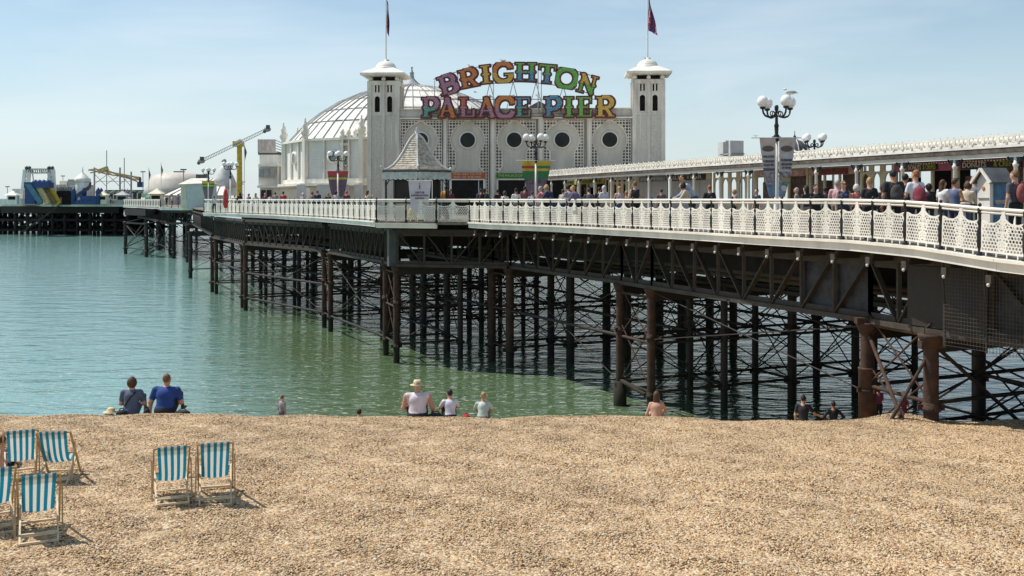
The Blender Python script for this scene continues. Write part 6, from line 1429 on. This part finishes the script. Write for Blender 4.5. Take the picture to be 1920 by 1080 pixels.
# x, head-top y, scale, facing (deg, 0 = away from the camera), pose, arms, top, hair, style, sleeve, skin, female, label
crowd = [
 (1905, 319, 79, 20, 'stand', 'down', DGR, 'lightbrown', 'short', 'short', 'light', 0, 'man in dark grey t-shirt cut off by the right edge behind the railing'),
 (1767, 337, 64, -60, 'stand', 'front', WHT, 'brown', 'long', 'short', 'tan', 1, 'woman in white t-shirt and dark brown hair turned right beside the cabinet crowd'),
 (1789, 334, 74, -70, 'stand', 'front', (.10, .14, .25), 'brown', 'short', 'none', 'tan', 0, 'person in sleeveless navy vest with dark glasses on the head, facing right'),
 (1809, 345, 72, -40, 'lean', 'front', BEI, 'brown', 'bob', 'long', 'light', 1, 'bent brown-haired woman in beige top just left of the white cabinet'),
 (1826, 330, 66, -30, 'stand', ('down', 'up'), (.20, .24, .30), 'blond', 'short', 'long', 'light', 0, 'person in blue-grey long sleeves raising an arm behind the white cabinet'),
 (1718, 319, 74, 5, 'stand', 'front', (.66, .66, .72), 'ginger', 'bun', 'short', 'light', 1, 'ginger-haired woman with bun in white t-shirt holding a dark red jacket'),
 (1676, 318, 73, 0, 'stand', 'down', BLK, 'dark', 'short', 'short', 'tan', 0, 'man in black t-shirt wearing a small dark backpack'),
 (1696, 326, 62, -60, 'stand', 'down', BLK, 'black', 'short', 'short', 'tan', 0, 'dark-haired person in a dark cap behind the man with the backpack'),
 (1631, 333, 71, -5, 'stand', 'front', BLK, 'blond', 'bun', 'short', 'light', 1, 'blonde woman with hair up in black t-shirt near the candy stall'),
 (1607, 345, 68, 10, 'stand', 'down', (.50, .12, .12), 'white', 'bob', 'none', 'light', 1, 'white-haired woman in a red top seen from behind'),
 (1581, 339, 68, 175, 'stand', 'down', (.05, .06, .13), 'ginger', 'short', 'none', 'light', 1, 'short-haired woman in sunglasses and navy striped top facing the sea'),
 (1570, 338, 60, -20, 'stand', 'front', PNK, 'grey', 'short', 'short', 'light', 0, 'grey-haired man in pink shirt beside the woman in sunglasses'),
 (1529, 346, 62, 180, 'stand', 'front', BLK, 'dark', 'long', 'long', 'light', 1, 'woman in dark clothes and headband facing the camera'),
 (1513, 348, 64, 30, 'stand', 'front', BLK, 'black', 'long', 'long', 'light', 1, 'black-haired woman in black beside the large lamp'),
 (1549, 350, 56, 10, 'stand', 'down', BLK, 'black', 'short', 'long', 'dark', 0, 'small dark figure half hidden behind the woman with headband'),
 (1331, 347, 52, 5, 'stand', 'front', BLK, 'ginger', 'short', 'short', 'light', 0, 'man in black t-shirt alone at the railing right of the leaning couple'),
 (1301, 332, 53.8, 80, 'lean', 'rail', LBL, 'dark', 'short', 'long', 'tan', 0, 'tall man in sunglasses and pale blue shirt leaning on the rail'),
 (1297, 346, 54.4, 75, 'lean', 'rail', BEI, 'dark', 'bob', 'long', 'light', 1, 'dark-haired woman in beige cardigan leaning in front of the tall man'),
 (1191, 340, 51, 10, 'stand', 'front', BLK, 'lightbrown', 'bun', 'none', 'light', 1, 'bare-shouldered woman with high bun and dark top at the railing'),
 (1162, 349, 49.5, 10, 'stand', 'front', (.52, .40, .42), 'blond', 'pony', 'none', 'light', 1, 'blonde woman in dusty pink off-shoulder top'),
 (1175, 358, 49, 0, 'stand', 'down', BRN, 'blond', 'short', 'short', 'light', 0, 'small blond child between two women at the railing'),
 (1133, 348, 46, 30, 'stand', 'front', (.62, .62, .68), 'white', 'long', 'long', 'light', 1, 'person in a white hooded top and pale headscarf'),
 (1124, 351, 40, 0, 'stand', 'down', BLK, 'dark', 'short', 'short', 'light', 0, 'dark-haired figure just behind the white headscarf'),
 (1107, 356, 46, 10, 'lean', 'front', DGR, 'brown', 'short', 'long', 'light', 0, 'stooping person in dark grey near the tall white rail panel'),
 (1087, 352, 47, 60, 'lean', 'rail', (.14, .12, .24), 'blond', 'short', 'long', 'light', 0, 'fair-haired person in a purple jacket leaning on the rail'),
 (1074, 351, 46, 40, 'lean', 'rail', GRY, 'dark', 'short', 'long', 'light', 0, 'dark-haired person in grey beside the purple jacket'),
 (1037, 350, 44.5, 60, 'lean', 'rail', NVY, 'blond', 'bob', 'long', 'light', 1, 'blonde woman in navy leaning near the striped banner'),
 (1023, 353, 44, 45, 'lean', 'rail', (.50, .20, .20), 'grey', 'short', 'long', 'light', 1, 'grey-haired person in faded red leaning at the rail'),
 (998, 359, 40, 0, 'stand', 'down', (.30, .38, .50), 'brown', 'short', 'short', 'light', 0, 'child in light blue right of the banner pole'),
 (984, 350, 30, 0, 'stand', 'down', (.25, .10, .10), 'dark', 'short', 'short', 'light', 0, 'person in dark red behind the striped banner pole'),
 (968, 353, 41, 15, 'stand', 'front', WHT, 'black', 'bun', 'short', 'tan', 1, 'woman in white t-shirt with black hair tied up before the green-signed doorway'),
 (946, 358, 41, -20, 'stand', 'front', (.60, .55, .55), 'brown', 'bob', 'short', 'light', 1, 'brown-haired woman in pale top left of the woman in white'),
 (934, 355, 35, 40, 'stand', 'out', BLK, 'dark', 'short', 'short', 'tan', 0, 'dark-dressed man gesturing in front of the green-signed doorway'),
 (909, 353, 38, 30, 'stand', 'front', BLK, 'black', 'short', 'short', 'dark', 0, 'man in black with a white bag strap by the orange-signed doorway'),
 (902, 354, 34, 10, 'stand', 'down', DGR, 'dark', 'short', 'long', 'light', 0, 'slim dark figure standing behind the man in black'),
 (836, 349, 33, 0, 'stand', 'down', (.55, .25, .05), 'brown', 'short', 'short', 'tan', 0, 'person in orange between the kiosk and the doorway'),
 (844, 354, 34, 180, 'stand', 'down', MRN, 'dark', 'short', 'short', 'tan', 0, 'person in dark red right of the orange top'),
 (688, 357, 34, -60, 'stand', 'phone', (.55, .50, .44), 'brown', 'long', 'short', 'light', 1, 'brown-haired woman taking a photograph left of the kiosk'),
 (650, 358, 30, 20, 'stand', 'front', MRN, 'ginger', 'short', 'short', 'light', 0, 'man in dark red shirt right of the lamp with red banners'),
 (630, 358, 29, 0, 'stand', 'down', (.55, .55, .58), 'dark', 'bob', 'short', 'light', 1, 'dark-haired woman in pale grey under the red banners'),
 (615, 361, 29, 10, 'stand', 'down', BLK, 'blond', 'long', 'short', 'light', 1, 'long-haired blonde woman in black top'),
 (595, 357, 28, 0, 'stand', 'down', NVY, 'lightbrown', 'short', 'short', 'light', 0, 'broad man in navy t-shirt with back turned'),
 (585, 360, 27.5, -40, 'stand', ('up', 'down'), BRN, 'brown', 'short', 'short', 'tan', 0, 'person with one arm raised high beside the navy t-shirt'),
 (568, 362, 27.5, 0, 'stand', 'down', (.60, .45, .48), 'white', 'short', 'short', 'light', 0, 'person in pink with a white cap'),
 (531, 359, 27, 0, 'stand', 'down', (.48, .04, .05), 'dark', 'short', 'short', 'light', 0, 'man in a bright red t-shirt at the left railing'),
 (516, 360, 26.5, 10, 'stand', 'down', GRY, 'brown', 'short', 'short', 'light', 0, 'man in grey shirt left of the red t-shirt'),
 (506, 364, 25, 0, 'stand', 'down', WHT, 'dark', 'bun', 'short', 'light', 1, 'woman in white with dark hair near the red t-shirt'),
 (497, 362, 25, 20, 'stand', 'down', MRN, 'grey', 'short', 'short', 'light', 0, 'person in dark red with grey hair near the balcony wing'),
 (479, 362, 24.5, -30, 'stand', 'front', (.60, .56, .50), 'blond', 'long', 'short', 'light', 1, 'blonde woman in cream top near the balcony wing'),
 (467, 363, 24, 150, 'stand', 'down', (.35, .22, .20), 'brown', 'short', 'short', 'tan', 0, 'person in brown facing the sea left of the cream top'),
 (450, 361, 24.4, 40, 'stand', 'front', BLK, 'dark', 'long', 'long', 'light', 1, 'dark-haired woman in black beside the closed red parasol'),
 (440, 366, 22, 0, 'stand', 'down', (.4, .3, .3), 'brown', 'short', 'short', 'light', 0, 'small figure in dull pink close to the red parasol'),
 (1655, 346, 56, 20, 'stand', 'down', DGR, 'dark', 'long', 'long', 'tan', 1, 'long-haired woman in charcoal between the candy stall and the backpack man'),
 (1742, 344, 58, -15, 'stand', 'front', BLK, 'black', 'bob', 'long', 'dark', 1, 'woman in black just right of the ginger bun'),
 (1495, 352, 52, 60, 'walk', 'down', (.30, .26, .24), 'grey', 'short', 'long', 'light', 0, 'grey-haired man in taupe walking beside the big lamp post'),
 (1420, 354, 46, 120, 'walk', 'down', NVY, 'dark', 'short', 'short', 'light', 0, 'dark-haired walker in navy in front of the arched screens'),
 (1376, 355, 44, -80, 'walk', 'down', (.35, .30, .30), 'blond', 'bob', 'short', 'light', 1, 'fair woman in taupe walking past the arched screens'),
 (1240, 354, 42, 10, 'stand', 'down', (.16, .10, .10), 'brown', 'short', 'short', 'light', 0, 'person in dark brown in front of the grey shutters'),
 (1055, 355, 38, -40, 'walk', 'down', (.40, .38, .40), 'brown', 'short', 'short', 'light', 0, 'person in pale grey walking below the coffee sign'),
 (402, 368, 24, 30, 'stand', 'front', WHT, 'black', 'short', 'short', 'light', 0, 'child in white at the far left corner of the railing'),
]
random.seed(4)
REF = {}
for (x, yt, s_, rz, pose, arms, top, hc, st, slv, sk, fem, lab) in crowd:
    Hh = 1.05 + (HOR - yt) / s_; wx, wy = XY(x, s_)
    t0, hd, ar, sc = person(lab, wx, wy, DECK, H=max(1.0, Hh * (1.10 if pose == 'lean' else 1.0)), rz=R(rz), pose=pose, arms=arms if pose != 'lean' or arms != 'rail' else 'rail', top=top, bot=random.choice([JEAN, BLKT, BLKT, NVY, (.25, .22, .18)]), skin=sk, hair=hc, style=st, sleeve=slv, female=bool(fem), lean=.22 if pose == 'lean' else 0, group=GP, w=random.uniform(.95, 1.08), headrz=random.uniform(-25, 25))
    REF[x] = (t0, hd, sc)
for x in (1301, 1581, 1789):
    t0, hd, sc = REF[x]; mb = MB(); zz = hd[2] + (.015 if x != 1789 else .09)
    for sx in (-1, 1): mb.box((sx * .034, hd[1] + .098, zz), (.05, .012, .034), BLACK); mb.box((sx * .08, hd[1] + .04, zz + .005), (.006, .12, .01), BLACK)
    mb.build('sunglasses', t0, LOCAL)
t0, hd, sc = REF[568]; hat(t0, hd, sc, (.7, .68, .66), 'cap')
t0, hd, sc = REF[1696]; hat(t0, hd, sc, (.03, .03, .03), 'cap')
pack('small dark grey backpack on the man in black t-shirt', REF[1676][0], (.06, .055, .055)); pack('dull red backpack on the man at the right edge', REF[1905][0], (.28, .08, .08)); pack('dark red jacket slung over the white t-shirt shoulder', REF[1718][0], (.20, .03, .045), z=1.12, name='jacket', cat='jacket', tilt=-.9, sc=1.1, dy=-.17)
pack('black shoulder bag on the man by the orange-signed doorway', REF[909][0], BLK, z=1.1, name='shoulder_bag', cat='bag', sc=.8)
# small far figures on the mid and outer pier
random.seed(9)
fl = [(330, 16, 'dark', 'tiny dark-clad figure behind the mid-pier barred railing'), (318, 15.5, 'pink', 'tiny pink-clad figure left of the pale hut'), (309, 13, 'black', 'tiny figure in black near the open end of the green tube'), (240, 10.5, 'white', 'tiny figure in white at the start of the barred railing'), (145, 8.6, 'blue', 'tiny figure in blue between slide and blue castle'), (112, 8.5, 'red', 'tiny figure in red at the foot of the inflatable slide'), (205, 8.6, 'grey', 'tiny figure in grey right of the blue castle')]
for x, s_, c, lab in fl:
    wx, wy = XY(x, s_); person(lab, wx, wy + .8, DECK, H=random.uniform(1.6, 1.8), rz=random.uniform(0, 6), top={'dark': DGR, 'pink': PNK, 'black': BLK, 'white': WHT, 'blue': LBL, 'red': RD, 'grey': GRY}[c], hair='brown', voxel=.05, group='distant visitors on the far pier')

# ------------------------------------------------ people on the beach
GB = 'people along the water edge'
def bp_(x, s_, **k):
    wx, wy = XY(x, s_); z = gz(wx, wy); return dict(x=wx, y=wy, z=z - .03, **k)
def bperson(label, x, s_, ytop, pose='sit', base=None, **k):
    wx, wy = XY(x, s_); ground = gz(wx, wy); headz = EYE + (HOR - ytop) / s_
    if base is None: base = ground - .02
    frac = {'sit': .845, 'sitlow': .855}.get(pose, 1.75)
    if 'H' not in k: k['H'] = max(.5, (headz - base) / frac * 1.75)
    r = person(label, wx, wy, base, pose=pose, voxel=.019, group=GB, **k); r[0]['H'] = k['H']; return r
v_ = bperson('seated dark curly-haired woman in grey-blue waistcoat over floral sleeves', 245, 74.5, 714, rz=R(4), top=(.10, .13, .20), bot=(.08, .10, .16), hair='brown', style='bob', sleeve='short', skin='light', arms='front', w=1.05, lean=-.06)
m_ = bperson('seated heavy-set man in royal blue t-shirt with cropped hair', 309, 75, 709, rz=R(-3), top=(.02, .06, .24), bot=(.03, .028, .025), hair='lightbrown', style='short', sleeve='short', skin='shade', arms=('prop', 'front'), w=1.32, lean=-.06)
hman = bperson('large seated man in white vest and straw hat', 783, 74.5, 721, rz=R(8), top=(.70, .62, .66), bot=(.03, .03, .035), hair='grey', style='short', sleeve='none', skin='shade', arms=('front', 'prop'), w=1.34, lean=-.05, headrz=-25)
hat(hman[0], hman[1], 1, (.72, .58, .32))
bperson('seated dark-haired boy in white t-shirt leaning on his knees', 845, 73.5, 737, rz=R(12), top=(.66, .64, .72), bot=(.03, .03, .035), hair='dark', style='short', sleeve='short', skin='light', arms='knees', lean=0.02, headrz=12)
bperson('seated fair-haired person in pale mint t-shirt', 905, 73, 742, rz=R(-4), top=(.50, .60, .56), bot=(.2, .2, .22), hair='blond', style='bun', sleeve='short', skin='light', arms='knees', headrz=15)
bperson('seated long-haired sunbathing woman with bare back near the rusty column', 1231, 72, 741, rz=R(-8), top=(.56, .33, .23), bot=(.5, .3, .25), hair='brown', style='verylong', sleeve='none', skin='light', arms=('prop', 'knees'), female=True)
# standing below the crest
def wperson(label, x, s_, ytop, H, **k):
    wx, wy = XY(x, s_); headz = EYE + (HOR - ytop) / s_; return person(label, wx, wy, headz - H, H=H, voxel=.02, group=GB, **k)
wperson('fair-haired child in grey top standing beyond the shingle crest', 528, 62, 741, 1.10, rz=R(-40), top=(.26, .24, .28), bot=(.1, .1, .14), hair='lightbrown', style='short', sleeve='long', skin='light')
wperson('person in black t-shirt standing in shade beside a pier column', 1506, 62, 741, 1.66, rz=R(-20), top=BLK, bot=BLKT, hair='dark', style='short', sleeve='short', skin='light', arms=('down', 'out'))
wperson('dark figure in shorts with hands on hips at the water edge', 1563, 64, 753, 1.35, rz=R(0), top=(.02, .02, .025), bot=(.15, .2, .27), hair='dark', style='short', sleeve='long', skin='tan', arms='hip')
wperson('little girl in magenta top and dark shorts behind the sleeved column', 1648, 68.5, 724, 1.12, rz=R(20), top=(.30, .06, .16), bot=(.03, .03, .05, 1), hair='black', style='bob', sleeve='short', skin='tan', arms='front')
wperson('small child in dark red dress and pink hat between the crossed props', 1695, 69, 740, .86, rz=R(-10), top=(.30, .05, .07), bot=(.28, .05, .07, 1), hair='brown', style='bob', sleeve='short', skin='light')
wx, wy = XY(672, 58); headz = EYE + (HOR - 771) / 58; person('person mostly hidden below the crest, only dark hair showing', wx, wy, headz - .80, H=1.6, pose='sit', voxel=.024, top=BLK, hair='dark', group=GB)
wx, wy = XY(-5, 100); person('person in pink partly cut off by the left edge beside the deckchairs', wx, wy, gz(wx, wy) - .25, H=1.6, rz=R(0), pose='sit', voxel=.02, top=(.5, .28, .32), bot=BLKT, hair='brown', style='short', group=GB)
# trimmings: strap and print on the waistcoat, logo
t0 = v_[0]; mb = MB(); mb.path([(-.13, -.06, .30), (-.04, -.075, .45), (.06, -.06, .58), (.12, .0, .64)], .022, BLACK, n=6); mb.build('bag_strap', t0, LOCAL)
# bags and hats on the shingle
def lump(name, cat, label, x, s_, size, col, yb=None, fn=None, rz=0, sub=None):
    wx, wy = XY(x, s_); t0 = thing(name, label, cat, (wx, wy, gz(wx, wy) - .01), rz)
    a, b, c = size
    def f(X): return [(0, ell(X, (0, 0, c * .8), (a, b, c))), (0, ell(X, (a * .35, -b * .2, c * 1.1), (a * .5, b * .6, c * .7)))]
    mesh_prims(f, (-a * 1.3, -b * 1.3, -.02), (a * 1.3, b * 1.3, c * 2.4), min(.02, c / 3), .02, [cloth(col)], 'bag_body', t0)
    mb = MB(); mb.path([(-a * .5, 0, c * 1.5), (-a * .2, 0, c * 2.2), (a * .3, 0, c * 2.2), (a * .5, 0, c * 1.6)], .012, cloth((col[0] * .7, col[1] * .7, col[2] * .7)), n=5); mb.build('handle', t0, LOCAL)
lump('handbag', 'bag', 'black handbag beside the woman in the waistcoat', 228, 75, (.14, .10, .10), BLK)
lump('camera_bag', 'bag', 'small black bag between the seated couple', 275, 75.5, (.08, .08, .09), BLK); lump('backpack', 'bag', 'flat black bag right of the man in blue', 342, 75.5, (.20, .10, .07), BLK)
lump('backpack', 'bag', 'black rucksack between the man in vest and the boy', 816, 74.5, (.24, .12, .10), BLK); lump('red_bag', 'bag', 'small bright red bag between the boy and the person in mint', 874, 75, (.10, .08, .06), (.55, .03, .05))
wx, wy = XY(208, 75); t0 = thing('sun_hat', 'straw sun hat resting on a dark bag at the left of the couple', 'hat', (wx, wy, gz(wx, wy))); mb = MB(); mb.lathe((0, 0, .12), [(.19, -.02), (.19, -.01), (.10, .01), (.095, .07), (.06, .10), (.01, .105)], mat('straw_weave', (.72, .58, .32)), n=20); mb.build('straw', t0, LOCAL)
lump('dark_bag', 'bag', 'low dark brown bag under the straw sun hat', 204, 74.5, (.20, .10, .05), (.06, .035, .03))

# ================================================================ deckchairs
TEAL = bpy.data.materials.new('canvas_teal'); WCAN = bpy.data.materials.new('canvas_white')
for m, c in ((TEAL, (.025, .37, .50)), (WCAN, (.78, .78, .74))):
    m.use_nodes = True; t = m.node_tree; b = t.nodes['Principled BSDF']; b.inputs['Base Color'].default_value = (*c, 1); b.inputs['Roughness'].default_value = .8
    tr = t.nodes.new('ShaderNodeBsdfTranslucent'); tr.inputs[0].default_value = (*[min(1, v * 1.1 + .02) for v in c], 1); mxs = t.nodes.new('ShaderNodeMixShader'); mxs.inputs[0].default_value = .55
    wv = t.nodes.new('ShaderNodeTexNoise'); wv.inputs['Scale'].default_value = 300; bpn = t.nodes.new('ShaderNodeBump'); bpn.inputs['Strength'].default_value = .2; bpn.inputs['Distance'].default_value = .002; t.links.new(wv.outputs[0], bpn.inputs['Height']); t.links.new(bpn.outputs[0], b.inputs['Normal'])
    t.links.new(b.outputs[0], mxs.inputs[1]); t.links.new(tr.outputs[0], mxs.inputs[2]); t.links.new(mxs.outputs[0], t.nodes['Material Output'].inputs[0])
def chair(label, seed=0):
    t0 = thing('deckchair', label, 'deckchair', (0, 0, 0), 0, 'blue and white striped deckchairs on the shingle'); rs = random.Random(seed)
    hw = .275; mb = MB(); tw = rs.uniform(-.02, .02)
    for sx in (-1, 1): mb.beam((sx * hw, -.34, .95), (sx * hw, .55, .02), .028, .045, TIMBER)
    mb.tube((-hw, -.335, .93), (hw, -.335, .93), .016, TIMBER, n=8); mb.beam((-hw, .52, .05), (hw, .52, .05), .04, .03, TIMBERP); mb.build('back_frame', t0, LOCAL)
    mb = MB(); iw = .245
    for sx in (-1, 1): mb.beam((sx * iw, .46, .40), (sx * iw, -.52, .03), .026, .045, TIMBERP)
    mb.tube((-iw, .45, .39), (iw, .45, .39), .016, TIMBER, n=8); mb.beam((-iw, -.50, .045), (iw, -.50, .045), .045, .03, TIMBERP); mb.beam((-iw, -.32, .11), (iw, -.32, .11), .05, .03, TIMBERP); mb.build('seat_frame', t0, LOCAL)
    mb = MB(); ow = .305
    for sx in (-1, 1): mb.beam((sx * ow, -.08, .70), (sx * ow, -.36, .085), .022, .035, TIMBER)
    mb.tube((-ow, -.355, .10), (ow, -.355, .10), .014, TIMBERP, n=8); mb.build('strut', t0, LOCAL)
    mb = MB(); fw = .225; n = 16; P0 = Vector((0, -.355, .935)); P1 = Vector((0, -.02, .02)); P2 = Vector((0, .465, .40)); ns = 9
    def pt(f, u):
        p = P0 * (1 - f) ** 2 + P1 * 2 * f * (1 - f) + P2 * f * f; e = math.sin(math.pi * f); k = (u / fw)
        pinch = 1 - .07 * e; p = p + Vector((0, .03 * e * (k * k), .022 * e * (k * k))); return Vector((u * pinch + tw * e, p.y, p.z))
    cols = ns * 2; vs = [pt(j / n, -fw + 2 * fw * i / cols) for j in range(n + 1) for i in range(cols + 1)]
    mb.mi(TEAL); mb.mi(WCAN)
    for v in vs: mb.v.append(tuple(v))
    for j in range(n):
        for i in range(cols):
            a = j * (cols + 1) + i; mb.f.append((a, a + 1, a + cols + 2, a + cols + 1)); mb.m.append((i // 2) % 2); mb.smooth.append(True)
    c = mb.build('canvas', t0, LOCAL)
    so_ = c.modifiers.new('thickness', 'SOLIDIFY'); so_.thickness = .0015
    mb = MB()
    for i in range(ns):
        u0 = -fw + 2 * fw * i / ns; u1 = u0 + 2 * fw / ns
        a0 = pt(.0, u0); a1 = pt(.0, u1); b0 = pt(.07, u0); b1 = pt(.07, u1); o = Vector((0, -.008, -.004)); up = Vector((0, .0, .022)); bk = Vector((0, .022, .012))
        m = TEAL if i % 2 == 0 else WCAN; mb.add([a0 + o, a1 + o, b1 + o, b0 + o], [(0, 1, 2, 3)], m); mb.add([a0 + o, a1 + o, a1 + up, a0 + up, a1 + bk, a0 + bk], [(0, 1, 2, 3), (3, 2, 4, 5)], m)
    mb.build('hem', c, LOCAL); return t0
ch = [(38, 104.5, 862, 3, 'back left deckchair of the upper pair near the left edge'), (108, 105, 858, -10, 'right deckchair of the upper left pair, turned slightly'), (321, 114.5, 934, 4, 'shorter left deckchair of the middle pair'), (404, 113.5, 930, 1, 'taller right deckchair of the middle pair'), (73, 130, 1003, 2, 'nearest whole deckchair at the lower left'), (-13, 127, 1000, 6, 'deckchair cut off by the left edge of the picture')]
for i, (x, s_, yb, rz, lab) in enumerate(ch):
    wx, wy = XY(x, s_); t0 = chair(lab, i); zb = gz(wx, wy)
    t0.location = (wx, wy, zb - .015); t0.rotation_euler = (R([0, 0, -4, 1, 0, 0][i]), 0, R(rz) + math.atan2(-wx, wy) * .92)
    if i == 3: t0.scale = (1, 1, 1.07)
    if i == 2: t0.scale = (1, 1, .96)

# ================================================================ gulls
def gull(label, loc, rz, fly=False, s_=1.0):
    t0 = thing('seagull', label, 'seagull', loc, rz, 'gulls around the pier')
    def f(X): 
        L_ = [(0, ell(X, (0, 0, .15), (.075, .18, .075))), (0, cone(X, (0, .12, .18), (0, .17, .27), .045, .035)), (0, ell(X, (0, .185, .285), (.036, .048, .036))), (1, cone(X, (0, .22, .28), (0, .27, .27), .014, .006)), (2, cone(X, (0, -.12, .15), (0, -.28, .12), .04, .012))]
        if not fly: L_ += [(2, ell(X, (.055, -.04, .17), (.03, .17, .05))), (2, ell(X, (-.055, -.04, .17), (.03, .17, .05)))]
        else: L_ += [(2, cone(X, (.04, 0, .18), (.30, .03, .30), .03, .016, (1, 2.2, 1))), (2, cone(X, (.30, .03, .30), (.62, -.08, .24), .016, .006, (1, 2.2, 1))), (2, cone(X, (-.04, 0, .18), (-.30, .03, .30), .03, .016, (1, 2.2, 1))), (2, cone(X, (-.30, .03, .30), (-.62, -.08, .24), .016, .006, (1, 2.2, 1)))]
        return L_
    e = .7 if fly else .14
    mesh_prims(f, (-e, -.34, .02), (e, .32, .38), .014, .03, [mat('gull_white', (.75, .74, .72), .7, .04, 9), simple('gull_beak', (.6, .4, .05)), mat('gull_grey', (.40, .42, .44), .7, .08, 9)], 'body', t0)
    mb = MB()
    if not fly:
        for sx in (-1, 1): mb.tube((sx * .03, .02, 0), (sx * .03, .0, .10), .007, simple('gull_leg', (.55, .3, .25)), n=5); mb.box((sx * .03, .04, .004), (.04, .06, .008), simple('gull_leg', (.55, .3, .25)))
        mb.build('legs', t0, LOCAL)
    return t0
X, Y, hh = LP[1456]; s0 = 54
a = R(20); gx, gy = X + .56 * math.cos(a), Y + .56 * math.sin(a); gull('white gull standing on the right globe of the tallest lamp', (gx, gy, DECK + (4.20 + .19) * hh - .0), R(60))
def on_sign(x, y): v = Matrix.Rotation(YAW, 4, 'Z') @ Vector((fx(x), -.02, 0)); return (pav.location.x + v.x, pav.location.y + v.y, DECK + FZ(y))
gull('pale gull perched on the sign above the letter R', on_sign(883, 128.5), R(100)); gull('grey-winged gull perched on the sign above the letter G', on_sign(943, 118), R(70))
k = P(890, 172, 14); gull('faint gull flying between the two rows of letters', tuple(k + Vector((0, 2.0, 0))), R(80), True)
k = P(1417, 257, 13); gull('dark gull in flight above the arcade roof', tuple(k), R(200), True)
for i, (x, lab) in enumerate(((714, 'tiny bird on the left tower dome by the pole'), (1213, 'tiny dark bird on the right tower dome, left of the pole'), (1221, 'tiny dark bird on the right tower dome, right of the pole'))):
    q = tx[0] if i == 0 else tx[1]; v = Matrix.Rotation(YAW, 4, 'Z') @ Vector((q[0] + (.12, -.15, .15)[i], 1.0, 0)); t = gull(lab, (pav.location.x + v.x, pav.location.y + v.y, DECK + q[1] + 1.10), R(60 + i * 50)); t.scale = (.7, .7, .7)
